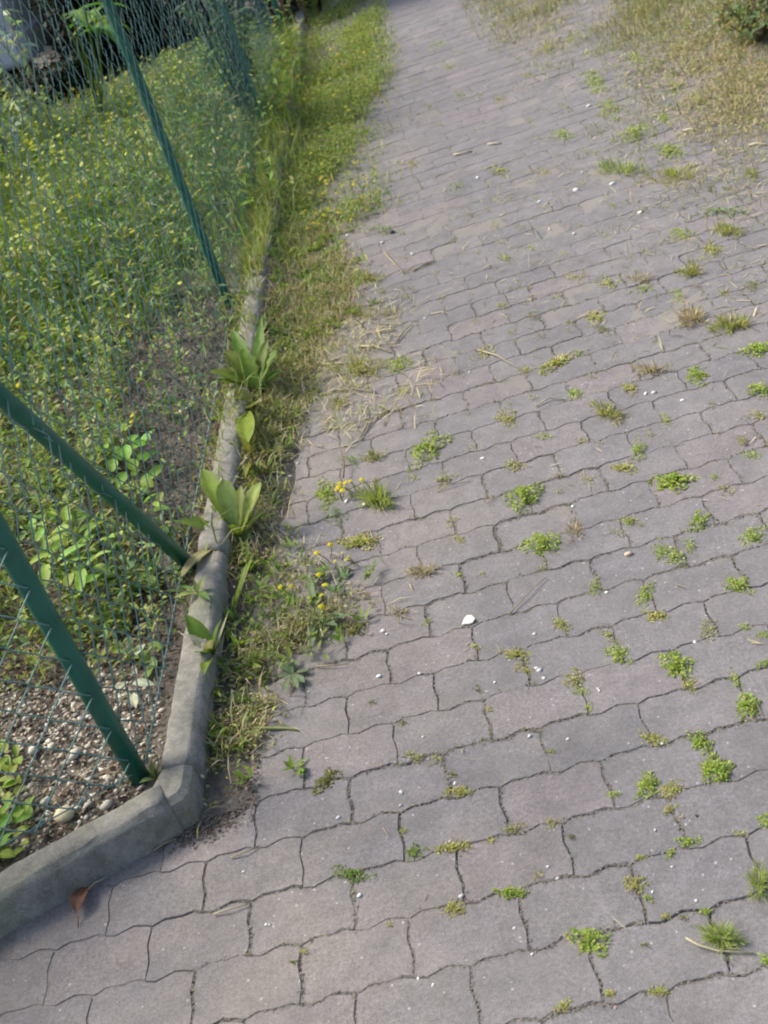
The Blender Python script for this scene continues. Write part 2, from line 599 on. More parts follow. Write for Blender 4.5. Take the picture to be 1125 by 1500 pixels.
kerb = tag(empty('kerb', (0, 0, 0)), kind='structure')
y = 1.885
first = True
while y < 10.4:
    y1 = y + (1.0 if not first else .80)
    kerb_stone((kerb_r(y), y + .004), (kerb_r(y1), y1 - .004), (-1, 0), kerb, h=KH + rng.normal(0, .003))
    y = y1; first = False
c0 = FA + FD * .172
for a, b_ in ((0, 1.0), (1.004, 2.0)):
    kerb_stone(c0 - FD * a, c0 - FD * b_, FN, kerb, flush=a == 0)
# corner stone where the two runs meet, its outer edge rounded
ci = c0 + FN * KW
mbv = [tuple(c0 + FD * .001), (-.838, 1.794), (-.829, 1.812), (kerb_r(1.84) + .002, 1.84), (kerb_r(1.884), 1.8845), (kerb_l(1.884), 1.8845), tuple(ci + FD * .001)]
n = len(mbv)
ctr = np.mean(np.array(mbv), 0)
def ringz(k, z): return [(ctr[0] + (q[0] - ctr[0]) * k, ctr[1] + (q[1] - ctr[1]) * k, z) for q in mbv]
cn = [tuple(c0 - FD * .02), *mbv[1:6], tuple(ci - FD * .02)]
inner = [tuple(c0 + FN * .013 - FD * .02), (-.848, 1.805), (-.841, 1.819), (kerb_r(1.84) - .012, 1.842), (kerb_r(1.884) - .013, 1.8815), (kerb_l(1.884) + .012, 1.8815), tuple(ci - FN * .012 - FD * .02)]
V = [(q[0], q[1], KH - .0015 + rng.normal(0, .0005)) for q in inner] + [(q[0], q[1], KH - .0145) for q in cn] + [(q[0], q[1], -.1) for q in cn]
plain('kerb_stone', V, [list(range(n))] + [[k * n + i, (k + 1) * n + i, (k + 1) * n + (i + 1) % n, k * n + (i + 1) % n] for k in (0, 1) for i in range(n)], KERB, kerb)

# planting bed behind the kerb: one uneven sheet
BED_Z = .045
def bed_edge(y):
    yc = 1.83
    if y >= yc: return kerb_l(y) + .012
    return min(kerb_l(yc) + .012, FA[0] + FN[0] * (KW - .012) + (y - FA[1] - FN[1] * (KW - .012)) / FD[1] * FD[0])
ph = rng.uniform(0, 6.28, 12); fx = rng.normal(0, 1, (12, 2))
def bed_z(x, y):
    s = 0
    for k in range(12):
        fr = 3 + 3.2 * k
        s += math.sin((fx[k, 0] * x + fx[k, 1] * y) * fr + ph[k]) / (2 + k)
    return BED_Z + .009 * s
ys = np.concatenate([np.linspace(.3, 1.6, 10), np.linspace(1.63, 4.5, 90), np.linspace(4.58, 14, 60)])
offs = np.concatenate([np.linspace(0, 1.0, 34), np.linspace(1.06, 3, 20), np.linspace(3.3, 12, 12)])
V = [(bed_edge(y) - o, y, bed_z(bed_edge(y) - o, y)) for y in ys for o in offs]
m = len(offs)
Fc = [[i * m + j, i * m + j + 1, (i + 1) * m + j + 1, (i + 1) * m + j] for i in range(len(ys) - 1) for j in range(m - 1)]
tag(plain('planting_bed', V, Fc, SOIL, None, True), kind='structure')

# ------------------------------------------------------------------ fence
P1 = np.array([-.966, 1.932]); P2 = np.array([-.930, 4.545]); P3 = np.array([-.874, 7.155]); P4 = np.array([-.815, 9.76])
fence = tag(empty('chain_link_fence', (P1[0], P1[1], BED_Z)), 'green coated chain link fence with round posts and a slanted brace standing behind the kerb', 'fence')
FO = np.array([P1[0], P1[1], BED_Z])
FTOP = 1.42
def post(p, r, name='post', top=1.47):
    mb = MB()
    q = np.array([p[0], p[1], 0]) - FO
    zz = [-.05, .3, .8, 1.2, top - .02, top - .005, top]
    rr = [r, r, r, r, r, r * .9, r * .5]
    tube(mb, [(q[0], q[1], z) for z in zz], np.array(rr), (0, .1, .07), 18)
    o = mb.build(name, PAINT, fence, None, True)
    return o
post(P1, .0222); post(P2, .019); post(P3, .019); post(P4, .020)
mb = MB()
bb = np.array([-.921, 2.728, .02]) - FO; bt = np.array([P1[0] - .005, P1[1] + .02, 1.27]) - FO
tube(mb, [bb + (bt - bb) * t for t in (0, .3, .6, 1)], .020, (0, .1, .07), 16)
mb.build('brace', PAINT, fence, None, True)
mb = MB()
tube(mb, [(0, 0, 1.20), (0, 0, 1.23)], .0285, (0, .1, .07), 16)
mb.build('brace_clamp', PAINT, fence, None, False)

D = .094
def strand(flip):
    mb = MB()
    pts = []
    n = int((FTOP - .03) / (D / 2))
    for i in range(n + 1):
        s = (1 if i % 2 else -1) * (1 if flip else -1)
        pts.append((.0012 * s, s * D / 4 * .97, .02 + (i - .06) * D / 2))
        pts.append((-.0012 * s, s * D / 4 * .97, .02 + (i + .06) * D / 2))
    tube(mb, pts, .0016, (0, .1, .1), 4, False)
    return mb.mesh('wire')
SM = [strand(False), strand(True)]
for q in SM: q.materials.append(WIRE)
def run(a, b_, off):
    d = b_ - a; L = np.linalg.norm(d); d = d / L
    nrm = np.array([d[1], -d[0]])
    k = int(L / (D / 2))
    for i in range(k):
        s = (i + .5) * D / 2
        q = a + d * s + nrm * off
        o = link('wire', SM[i % 2], None, fence, (q[0] - FO[0], q[1] - FO[1], .0))
        o.rotation_euler = (rng.normal(0, .004), rng.normal(0, .006), math.atan2(-d[0], d[1]) + rng.normal(0, .05))
for a, b_ in ((P1, P2), (P2, P3), (P3, np.array([-.832, 9.0]))):
    run(a, b_, .026)
run(P1, P1 - FD * 1.5, -.026)
for z in (.03, FTOP):
    mb = MB()
    tube(mb, [np.array([a[0] + .026, a[1], z]) - np.array([FO[0], FO[1], 0]) for a in (P1, P2, P3, P4)], .0017, (0, .1, .1), 5)
    mb.build('tension_wire', WIRE, fence)
    mb = MB()
    e = P1 - FD * 1.5
    tube(mb, [np.array([P1[0] , P1[1] - .024, z]) - np.array([FO[0], FO[1], 0]), np.array([e[0] , e[1] - .024, z]) - np.array([FO[0], FO[1], 0])], .0017, (0, .1, .1), 5)
    mb.build('tension_wire', WIRE, fence)

# ------------------------------------------------------------------ background: car, hedges
def car():
    root = empty('parked_car', (-5.05, 11.75, -.0))
    tag(root, 'pale silver grey car parked beyond the weedy garden, its bumper corner behind the fence', 'car')
    def loft(name, secs, mat, par):
        V, Fc = [], []
        m = len(secs[0])
        for s in secs: V += s
        for i in range(len(secs) - 1):
            for j in range(m):
                j2 = (j + 1) % m
                Fc.append([i * m + j, i * m + j2, (i + 1) * m + j2, (i + 1) * m + j])
        Fc.append(list(range(m))[::-1]); Fc.append([(len(secs) - 1) * m + j for j in range(m)])
        return plain(name, V, Fc, mat, par, False)
    def ring(x, hw, z0, z1, r=.09):
        out = []
        for cx, cz, a0 in ((hw - r, z1 - r, 0), (-hw + r, z1 - r, 90), (-hw + r, z0 + r, 180), (hw - r, z0 + r, 270)):
            for k in range(4):
                a = R(a0 + 30 * k)
                out.append((x, cx + r * math.cos(a), cz + r * math.sin(a)))
        return out
    body = loft('body', [ring(-2.05, .66, .42, .72), ring(-1.98, .78, .36, .80), ring(-1.2, .84, .34, .95), ring(.0, .85, .33, .98), ring(1.4, .85, .33, .98), ring(1.9, .82, .34, .95), ring(2.03, .72, .38, .88)], CARP, root)
    cab = loft('cabin', [ring(-1.0, .74, .90, .97, .03), ring(-.35, .66, .90, 1.40, .08), ring(1.2, .66, .90, 1.43, .08), ring(1.85, .70, .90, 1.0, .04)], GLASS, root)
    loft('roof', [ring(-.33, .60, 1.38, 1.44, .02), ring(.3, .62, 1.40, 1.47, .02), ring(1.25, .60, 1.40, 1.46, .02)], CARP, root)
    loft('bumper', [ring(1.80, .84, .34, .60, .06), ring(2.02, .80, .33, .60, .06), ring(2.09, .66, .36, .57, .06)], CARP, root)
    for x in (-1.3, 1.28):
        for s in (-1, 1):
            mb = MB()
            prof = [(.18, -.09), (.28, -.095), (.31, -.07), (.315, 0), (.31, .07), (.28, .095), (.18, .09)]
            V, Fc = [], []
            for i in range(24):
                a = 2 * math.pi * i / 24
                for rr, yy in prof: V.append((rr * math.cos(a), yy, rr * math.sin(a)))
            m = len(prof)
            for i in range(24):
                for j in range(m):
                    Fc.append([i * m + j, ((i + 1) % 24) * m + j, ((i + 1) % 24) * m + (j + 1) % m, i * m + (j + 1) % m])
            mb.add(V, Fc, (.02, .02, .02))
            w = empty('wheel'); w.parent = root; w.location = (x, s * .76, .315)
            mb.build('tyre', RUBBER, w)
            mb = MB()
            V = [(0, s * .05, 0)]; Fc = []
            for i in range(20):
                a = 2 * math.pi * i / 20; k = 1 if i % 4 < 2 else .8
                V.append((.18 * math.cos(a), s * .06 * k, .18 * math.sin(a)))
            for i in range(20): Fc.append([0, 1 + i, 1 + (i + 1) % 20])
            mb.add(V, Fc, (.4, .4, .42))
            mb.build('rim', CARP, w)
    root.rotation_euler = (0, 0, R(-4))
car()


def hedge(a, b_, h, dep, label, n, cols, wts):
    a, b_ = np.array(a, float), np.array(b_, float)
    L = np.linalg.norm(b_ - a); d = (b_ - a) / L; nrm = np.array([-d[1], d[0]])
    root = tag(empty('hedge', (a[0], a[1], 0)), label, 'hedge')
    t = rng.uniform(0, L, n); s = rng.normal(0, .38, n) * dep; s = np.clip(s, -dep * .6, dep * .6)
    z = h * rng.beta(1.4, 1.0, n) * (1 - .12 * np.sin(t * 3.1) ** 2)
    p = np.c_[d[0] * t + nrm[0] * s, d[1] * t + nrm[1] * s, z + .02]
    mb = MB()
    leaves(mb, p, rdir(n, -.9, .7), rng.uniform(.05, .10, n), rng.uniform(.03, .055, n), pick(cols, wts, n, .3))
    mb.build('crown', LEAF, root)
    mb = MB()
    for k in range(int(L * 16)):
        t0 = rng.uniform(0, L); s0 = rng.normal(0, .2) * dep
        q = np.array([d[0] * t0 + nrm[0] * s0, d[1] * t0 + nrm[1] * s0, 0.])
        pts = [q]
        for j in range(5): pts.append(pts[-1] + np.array([rng.normal(0, .06), rng.normal(0, .06), h * .19]))
        tube(mb, pts, np.linspace(.016, .005, 6), jit((.045, .032, .024), 1)[0], 5)
    mb.build('stems', WOOD, root)
    return root
DKG = [(.012, .030, .014), (.022, .034, .020), (.030, .024, .018), (.02, .05, .015)]  # near-black leaf colours: the shade on the hedge side is put into them
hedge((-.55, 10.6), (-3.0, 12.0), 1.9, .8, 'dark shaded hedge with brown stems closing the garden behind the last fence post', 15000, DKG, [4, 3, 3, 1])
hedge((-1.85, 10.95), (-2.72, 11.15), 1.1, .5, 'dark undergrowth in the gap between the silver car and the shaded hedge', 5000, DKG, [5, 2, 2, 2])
hedge((-2.5, 10.45), (-4.6, 11.05), .30, .5, 'band of low dark leaves added to stand for the shade under the silver car', 9000, DKG, [5, 2, 1, 1])  # dark leaf band added to read as the shadow below the car
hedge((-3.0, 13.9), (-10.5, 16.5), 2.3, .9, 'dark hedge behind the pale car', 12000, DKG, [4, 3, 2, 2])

# ------------------------------------------------------------------ garden growth behind the fence
MG = [(.15, .26, .075), (.21, .33, .075), (.14, .25, .13), (.30, .36, .09), (.33, .31, .16)]
meadow_px = [(-130, 185), (90, 195), (150, 165), (300, 95), (405, 95), (395, 200), (372, 330), (322, 400), (270, 450), (180, 480), (150, 520), (60, 570), (0, 590), (-130, 620)]
poly = ground_poly(meadow_px, BED_Z)
pts = scatter(poly, 430, .22)
pts = pts[rng.uniform(0, 1, len(pts)) < .25 + .85 * clump(pts, 2.6)]
def stem_plants(pts, hmin, hmax, nl, cols, wts, ll, lw, name, label_kind='stuff', flower=.0, stemw=.004, fsize=.013):
    mb = MB()
    n = len(pts)
    h = rng.uniform(hmin, hmax, n) * (.45 + .85 * clump(pts, 3.4)) * (np.clip(.45 + (pts[:, 1] - 4.4) * .3, .45, 1) if hmax > .3 else 1)
    base = np.c_[pts, np.full(n, BED_Z)]
    az = rng.uniform(0, 2 * np.pi, n); lean = np.abs(rng.normal(0, .22, n))
    blades(mb, base, h, stemw, lean, lean * .3, pick(cols, wts, n) * .9, az)
    hd = np.c_[np.cos(az), np.sin(az), np.zeros(n)]
    top = base + hd * (np.sin(lean * 1.1) * h)[:, None] + np.array([0, 0, 1.0]) * (np.cos(lean) * h)[:, None]
    for k in range(nl):
        t = rng.uniform(.08, .98, n)[:, None]
        p = base + (top - base) * t
        leaves(mb, p, rdir(n, -.4, .8), rng.uniform(.6, 1.25, n) * ll, rng.uniform(.7, 1.2, n) * lw, pick(cols, wts, n, .25))
    o = tag(mb.build(name, LEAF), kind='stuff')
    fl = top[rng.uniform(0, 1, n) < flower]
    return o, fl
_, fl1 = stem_plants(pts, .14, .40, 7, MG, [4, 4, 4, 3, 1.5], .066, .018, 'meadow_weeds', flower=.8)
low = scatter(poly, 1500, .2)
mb = MB()
blades(mb, np.c_[low, np.full(len(low), BED_Z)], rng.uniform(.10, .30, len(low)) * np.clip(.45 + (low[:, 1] - 4.4) * .3, .45, 1), .007, rng.uniform(.05, .6, len(low)), rng.uniform(0, .7, len(low)), pick(MG, [3, 5, 3, 4, 3], len(low)))
tag(mb.build('meadow_grass', LEAF), kind='stuff')


def heads(mb, P_, r, c):
    """many small flower heads: six petals and a raised middle"""
    for p, rr in zip(P_, r):
        tilt = rng.normal(0, .35, 2)
        nn = unit(np.array([tilt[0], tilt[1], 1.0])); a = unit(np.cross(nn, [.2, .9, .1])); b_ = np.cross(nn, a)
        V = [p + nn * rr * .25]
        for k in range(8):
            q = 2 * np.pi * k / 8
            V.append(p + (a * np.cos(q) + b_ * np.sin(q)) * rr * (1.0 if k % 2 == 0 else .72) + nn * rr * rng.uniform(-.05, .25))
        mb.add(V, [[0, 1 + k, 1 + (k + 1) % 8] for k in range(8)], jit(c, 1, .12, .03)[0])
mb = MB()
fl1 = fl1[rng.uniform(0, 1, len(fl1)) < clump(fl1[:, :2], 4.5) ** 1.2 * np.where(fl1[:, 0] < -1.35, 1.0, .25)]
sel = fl1[rng.permutation(len(fl1))[:2600]]
heads(mb, sel, rng.uniform(.009, .019, len(sel)), (.64, .64, .14))
tag(mb.build('meadow_flower_heads', PETAL), kind='stuff')

sparse_px = [(-100, 570), (120, 520), (200, 480), (330, 430), (350, 452), (330, 560), (285, 740), (275, 800), (225, 900), (150, 960), (-100, 990)]
sp_poly = ground_poly(sparse_px, BED_Z)
pts = scatter(sp_poly, 800, .08)
X, Y, _ = PX(np.c_[pts, np.full(len(pts), BED_Z)])
keep = rng.uniform(0, 1, len(pts)) < np.where((X > 190) & (Y < 780), .10, .62) * (.45 + 1.0 * clump(pts, 5))
stem_plants(pts[keep], .05, .20, 8, MG, [3, 4, 3, 3, 2], .038, .014, 'bed_weeds')
olive_px = [(-60, 780), (60, 840), (150, 850), (230, 830), (262, 850), (240, 900), (225, 950), (200, 985), (150, 985), (80, 985), (0, 1040), (-60, 1060)]
ol = scatter(ground_poly(olive_px, BED_Z), 6500, .04)
ol = ol[rng.uniform(0, 1, len(ol)) < .25 + .75 * clump(ol, 12)]
mb = MB()
leaves(mb, np.c_[ol, BED_Z + rng.uniform(0, .05, len(ol))], rdir(len(ol), -.2, .9), rng.uniform(.012, .028, len(ol)), rng.uniform(.006, .014, len(ol)), pick([(.26, .32, .06), (.18, .27, .06), (.36, .36, .12), (.26, .21, .14)], [4, 4, 2, 2], len(ol)))
tag(mb.build('low_creeping_leaves', LEAF), kind='stuff')

# leaf litter and crumbs on the bare soil
bare = ground_poly([(-60, 480), (330, 420), (370, 440), (345, 560), (300, 740), (262, 900), (230, 1080), (205, 1160), (90, 1240), (-60, 1290)], BED_Z)
lt = scatter(bare, 6500, .01)
lt = lt[lt[:, 0] < np.array([bed_edge(q) for q in lt[:, 1]]) - .004]
mb = MB()
zz = np.array([bed_z(a, b_) for a, b_ in lt])
leaves(mb, np.c_[lt, zz + rng.uniform(.001, .012, len(lt))], rdir(len(lt), -.25, .45), rng.uniform(.008, .032, len(lt)), rng.uniform(.003, .011, len(lt)),
       pick([(.10, .075, .055), (.21, .16, .11), (.33, .27, .19), (.045, .038, .034), (.17, .15, .13)], [4, 4, 2, 4, 3], len(lt)))
tag(mb.build('leaf_litter', DRY), kind='stuff')

# gravel in the corner of the bed
def pebble(mb, p, r, c, squash=.6):
    ico = np.array([[0, 0, 1], [.894, 0, .447], [.276, .851, .447], [-.724, .526, .447], [-.724, -.526, .447], [.276, -.851, .447], [.724, .526, -.447], [-.276, .851, -.447], [-.894, 0, -.447], [-.276, -.851, -.447], [.724, -.526, -.447], [0, 0, -1]])
    F_ = [[0, 1, 2], [0, 2, 3], [0, 3, 4], [0, 4, 5], [0, 5, 1], [1, 6, 2], [2, 7, 3], [3, 8, 4], [4, 9, 5], [5, 10, 1], [2, 6, 7], [3, 7, 8], [4, 8, 9], [5, 9, 10], [1, 10, 6], [6, 11, 7], [7, 11, 8], [8, 11, 9], [9, 11, 10], [10, 11, 6]]
    v = ico * rng.uniform(.72, 1.25, (12, 1)) * np.array([1.2, .85, squash]) * r
    a = rng.uniform(0, 6.28)
    M = np.array([[math.cos(a), -math.sin(a), 0], [math.sin(a), math.cos(a), 0], [0, 0, 1]])
    mb.add(v @ M.T + p, F_, jit(c, 12, .10, .02) * rng.uniform(.8, 1.2))
STC = [(.56, .51, .42), (.42, .37, .31), (.27, .25, .22), (.68, .64, .56), (.34, .27, .20)]
gp = ground_poly([(-40, 1010), (60, 1000), (140, 960), (215, 1010), (232, 1060), (222, 1130), (205, 1155), (80, 1235), (-40, 1270)], BED_Z)
gq = scatter(gp, 8500, .015)
gq = gq[gq[:, 0] < np.array([bed_edge(q) for q in gq[:, 1]]) - .012]
mb = MB()
for q in gq:
    r = .0028 + .0085 * rng.beta(1.1, 3.4)
    pebble(mb, np.array([q[0], q[1], bed_z(*q) + r * .2]), r, STC[rng.choice(5, p=[.3, .25, .15, .18, .12])])
tag(mb.build('gravel', STONE), kind='stuff')


def stone_thing(px, py, wpx, c, label, group=None, z=BED_Z, name='stone', cat='stone', squash=.6):
    p = G(px, py, z); r = wpx / 2 * PX(p)[2] / F_PX
    mb = MB()
    pebble(mb, np.zeros(3), r, c, squash)
    o = mb.build(name, STONE, None, (p[0], p[1], z + r * squash * .55))
    return tag(o, label, cat, group)
stone_thing(49, 1101, 20, (.62, .58, .48), 'round cream stone lying alone on the gravel left of the corner post')
stone_thing(76, 1096, 16, (.52, .48, .38), 'tan stone with a pale rim just right of the round cream stone')
stone_thing(110, 1108, 22, (.50, .45, .38), 'long pale stone on the gravel nearest the foot of the corner post')
stone_thing(95, 1196, 36, (.50, .44, .30), 'widest flat sandy stone in the gravel against the front kerb', squash=.45)
stone_thing(158, 1182, 24, (.56, .52, .46), 'pale wedge stone beside the inner edge of the front kerb', squash=.5)
stone_thing(68, 1174, 15, (.60, .58, .52), 'whitish stone above the wide flat sandy stone')
stone_thing(277, 598, 15, (.74, .73, .70), 'larger white pebble of the pair lying on the dark bare soil')
stone_thing(265, 606, 11, (.66, .64, .62), 'smaller white pebble of the pair lying on the dark bare soil')
stone_thing(130, 1180, 14, (.44, .40, .34), 'grey tan stone in the gravel between flat stone and wedge stone')

# ------------------------------------------------------------------ strip along the kerb foot
A_px = [(306, 1150), (318, 1020), (330, 950), (336, 860), (352, 760), (372, 660), (388, 560), (402, 430), (412, 325), (470, 325), (505, 395), (520, 445), (475, 500), (452, 560), (440, 640), (402, 690), (392, 760), (430, 800), (500, 850), (528, 915), (480, 945), (400, 965), (378, 1000), (392, 1055), (430, 1092), (380, 1108), (325, 1128), (330, 1165), (300, 1195), (258, 1212), (290, 1168)]
A_poly = ground_poly(A_px)
# a dry crust of soil drifted over the paving at the kerb foot
cr = scatter(A_poly, 52000, .03)
OLV = [(.35, .36, .11), (.27, .33, .075), (.46, .41, .22), (.56, .49, .32), (.20, .27, .06), (.34, .27, .18)]
def cl_keep(p, scale, lo, hi):
    return p[rng.uniform(0, 1, len(p)) < lo + (hi - lo) * clump(p, scale)]
def soil_h(p):
    dd = p[:, 0] - kerb_r(p[:, 1])
    return (.010 + .044 * np.clip((p[:, 1] - 2.25) / .9, 0, 1)) * np.exp(-(np.maximum(dd, 0) / .075) ** 1.4)
m1 = cr[rng.uniform(0, 1, len(cr)) < np.clip(1.7 * clump(cr, 12) - .35, .10, 1) * (.35 + .65 * clump(cr, 31))]
mb = MB()
n = len(m1)
leaves(mb, np.c_[m1, soil_h(m1) + rng.uniform(0, .022, n)], rdir(n, -.2, .9), rng.uniform(.007, .019, n), rng.uniform(.004, .009, n), pick(OLV, [3.5, 4, 2, 2, 2.5, 1.2], n, .25))
tag(mb.build('mossy_mat', LEAF), kind='stuff')
m2 = scatter(A_poly, 20000, .06)
m2 = m2[rng.uniform(0, 1, len(m2)) < np.clip(1.6 * clump(m2, 12) - .35, .04, 1) * .8]
n = len(m2)
mb = MB()
blades(mb, np.c_[m2, soil_h(m2)], rng.uniform(.025, .085, n), rng.uniform(.0018, .0038, n), rng.uniform(.3, 1.35, n), rng.uniform(-.1, .7, n), pick([(.62, .54, .37), (.50, .43, .27), (.34, .35, .13), (.24, .30, .08), (.38, .30, .20)], [5, 3.5, 2, 1.5, 2], n, .22))
tag(mb.build('dry_grass', DRY), kind='stuff')
h1 = scatter(A_poly, 900, .07)
h1 = h1[rng.uniform(0, 1, len(h1)) < .15 + .85 * clump(h1, 11)]
mb = MB()
for q in h1:
    k = rng.integers(5, 12); c_ = [(.24, .36, .06), (.18, .29, .06), (.32, .40, .10), (.22, .30, .14)][rng.integers(4)]
    hz = soil_h(q[None])[0] + rng.uniform(.0, .02)
    leaves(mb, np.c_[np.full(k, q[0]) + rng.normal(0, .008, k), np.full(k, q[1]) + rng.normal(0, .008, k), np.full(k, hz)], rdir(k, .05, 1.1), rng.uniform(.015, .042, k), rng.uniform(.006, .014, k), jit(c_, k, .15))
tag(mb.build('strip_herbs', LEAF), kind='stuff')
m3 = scatter(A_poly, 2400, .0)
mb = MB()
for q in m3[rng.uniform(0, 1, len(m3)) < .55 * clump(m3, 6)]:
    r = .0016 + .004 * rng.beta(1, 4)
    pebble(mb, np.array([q[0], q[1], r * .4]), r, [(.42, .36, .28), (.30, .23, .17), (.55, .50, .42)][rng.integers(3)])
tag(mb.build('crumbs', STONE), kind='stuff')
# soil heaped against the kerb
V, Fc = [], []
yy = np.concatenate([np.linspace(1.80, 5, 90), np.linspace(5.1, 10, 60)])
cs = (0, .02, .045, .075, .11)
for y in yy:
    k = (.012 + .046 * min(1, max(0, (y - 2.25) / .9))) * (1 + .35 * math.sin(y * 7) + .2 * math.sin(y * 17 + 1)) * min(1, max(.2, (y - 1.75) * 2))
    wd = (1 + .3 * math.sin(y * 4.3 + .7)) * (1 + .5 * min(1, max(0, (y - 2.6))))
    for i, c_ in enumerate(cs):
        V.append((kerb_r(y) + .0 + c_ * wd, y, .004 + k * (1 - i / 4) ** 1.3 - (.010 if i == 4 else 0) + rng.normal(0, .0012)))
m = len(cs)
for i in range(len(yy) - 1):
    for j in range(m - 1): Fc.append([i * m + j, i * m + j + 1, (i + 1) * m + j + 1, (i + 1) * m + j])
tag(plain('drifted_soil', V, Fc, SOIL, None, True), kind='structure')
sdp = np.array([(c0[0] - .06, c0[1] - .02), (-.80, 1.755), (-.735, 1.80), (-.735, 1.92), (-.76, 2.06), (kerb_r(2.1), 2.1), (kerb_r(1.86), 1.86), (-.845, 1.80)])
q = np.concatenate([scatter(sdp, 90000, .028), scatter(sdp, 50000, .006)])
q = q[[(p_[0] > kerb_r(p_[1])) if p_[1] > 1.83 else ((p_ - FA) @ FN < .0) for p_ in q]]
n = len(q); mb = MB()
leaves(mb, np.c_[q, rng.uniform(.0005, .006, n)], rdir(n, -.15, .35), rng.uniform(.004, .012, n), rng.uniform(.003, .008, n), pick([(.17, .145, .12), (.23, .195, .16), (.30, .26, .21), (.12, .10, .085), (.26, .19, .14)], [4, 4, 2, 2, 1.5], n, .15), .08)
tag(mb.build('soil_crumbs', DRY), kind='stuff')

# green verge grass further up
V_px = [(410, 335), (404, 250), (398, 150), (418, 60), (425, -40), (538, -40), (550, 55), (556, 115), (538, 190), (545, 260), (546, 330), (500, 348), (450, 330)]
V_poly = ground_poly(V_px)
g1 = scatter(V_poly, 3600, .10)
g1 = g1[rng.uniform(0, 1, len(g1)) < np.clip(1.8 * clump(g1, 9) - .4, .08, 1)]
n = len(g1)
mb = MB()
blades(mb, np.c_[g1, np.zeros(n)], rng.uniform(.03, .12, n), rng.uniform(.003, .006, n), rng.uniform(.1, 1.2, n), rng.uniform(0, .8, n), pick([(.26, .37, .07), (.19, .31, .07), (.36, .40, .10), (.50, .46, .24)], [4, 4, 4, 3], n, .25))
g2 = scatter(V_poly, 13000, .10)
g2 = g2[rng.uniform(0, 1, len(g2)) < np.clip(1.8 * clump(g2, 9) - .35, .14, 1)]
n = len(g2)
leaves(mb, np.c_[g2, rng.uniform(0, .07, n)], rdir(n, -.2, .9), rng.uniform(.012, .03, n), rng.uniform(.006, .013, n), pick([(.24, .35, .07), (.33, .40, .09), (.18, .29, .09), (.42, .39, .18)], [4, 4, 3, 2.5], n, .22))
tag(mb.build('verge_grass', LEAF), kind='stuff')

# growth creeping over the far kerb from both sides
yk = rng.uniform(2.6, 9.7, 15000)
xk = kerb_l(yk) + rng.normal(.045, .075, len(yk))
kk = np.c_[xk, yk]
kk = kk[rng.uniform(0, 1, len(kk)) < np.clip((yk - 2.4) * .45, .12, .95) * np.where(yk < 4.7, .38, 1.0) * clump(kk, 4.0)]
n = len(kk); mb = MB()
onk = (kk[:, 0] > kerb_l(kk[:, 1])) & (kk[:, 0] < kerb_r(kk[:, 1]))
zk = np.where(kk[:, 0] < kerb_l(kk[:, 1]), BED_Z, np.where(onk, KH - .002, .01))
blades(mb, np.c_[kk, zk], rng.uniform(.03, .13, n), rng.uniform(.003, .006, n), rng.uniform(.1, 1.1, n), rng.uniform(0, .9, n), pick([(.24, .33, .07), (.32, .34, .12), (.44, .40, .22), (.18, .28, .07)], [3, 3, 2, 3], n, .22))
tag(mb.build('kerb_overgrowth', LEAF), kind='stuff')

# dry grass and straw over the paving on the far right
def dry_patch(px, dens, name, cols, wts, hmax=.09, flat=.5, soft=.12, cl=(2.5, .1, 1.0)):
    p = cl_keep(scatter(ground_poly(px), dens, soft), *cl)
    n = len(p); mb = MB()
    blades(mb, np.c_[p, np.full(n, .002)], rng.uniform(.03, hmax, n), rng.uniform(.002, .0042, n), np.where(rng.uniform(0, 1, n) < flat, rng.uniform(1.2, 1.53, n), rng.uniform(.1, 1.1, n)), rng.uniform(0, .6, n), pick(cols, wts, n, .22))
    return tag(mb.build(name, DRY), kind='stuff')
STR = [(.56, .49, .31), (.44, .37, .22), (.28, .30, .10), (.18, .25, .07), (.33, .26, .16)]
dry_patch([(670, -60), (1200, -60), (1200, 70), (1040, 40), (960, 70), (860, 80), (790, 60), (720, 20)], 6500, 'far_dry_grass', STR, [2.2, 2.2, 4.5, 4, 2], .10, .5, .16, (7, .0, 1.0))
mt = scatter(ground_poly([(690, -60), (1200, -60), (1200, 215), (1080, 205), (1000, 195), (900, 135), (820, 110), (760, 60)]), 14000, .16)
mt = mt[rng.uniform(0, 1, len(mt)) < clump(mt, 8) ** 2 * np.where(mt[:, 0] < 1.25, .6, 1.0) * (.3 + .7 * clump(mt, 19))]
n = len(mt); mb = MB()
leaves(mb, np.c_[mt, rng.uniform(0, .03, n)], rdir(n, -.1, .8), rng.uniform(.010, .026, n), rng.uniform(.005, .011, n), pick([(.27, .33, .09), (.38, .37, .15), (.20, .28, .08), (.52, .45, .29), (.38, .31, .20)], [2.5, 3, 2.5, 5, 3], n, .22))
tag(mb.build('far_weed_mat', LEAF), kind='stuff')
dry_patch([(990, 75), (1060, 50), (1210, 40), (1210, 200), (1100, 195), (1040, 185), (1000, 150)], 9000, 'straw_litter', STR, [5, 4, 1.5, 1, 3], .08, .7, .12, (8, .15, 1.0))
dry_patch([(760, 40), (1000, 60), (1010, 170), (1125, 190), (1160, 290), (1040, 300), (960, 290), (880, 240), (830, 130)], 2600, 'scattered_straw', STR, [3, 3, 4, 3, 2], .07, .7, .14, (7, .0, 1.0))
dry_patch([(690, 230), (900, 200), (1160, 280), (1160, 520), (960, 470), (820, 560), (700, 420)], 700, 'loose_straw', STR, [4, 3, 3, 2, 2], .06, .85, .14, (9, .0, 1.0))
dry_patch([(430, 430), (560, 420), (640, 560), (560, 640), (470, 640), (440, 560)], 4200, 'path_edge_straw', [(.62, .55, .38), (.50, .44, .28), (.33, .36, .12), (.40, .33, .21)], [5, 3, 3, 1], .09, .75, .06, (14, .0, 1.0))
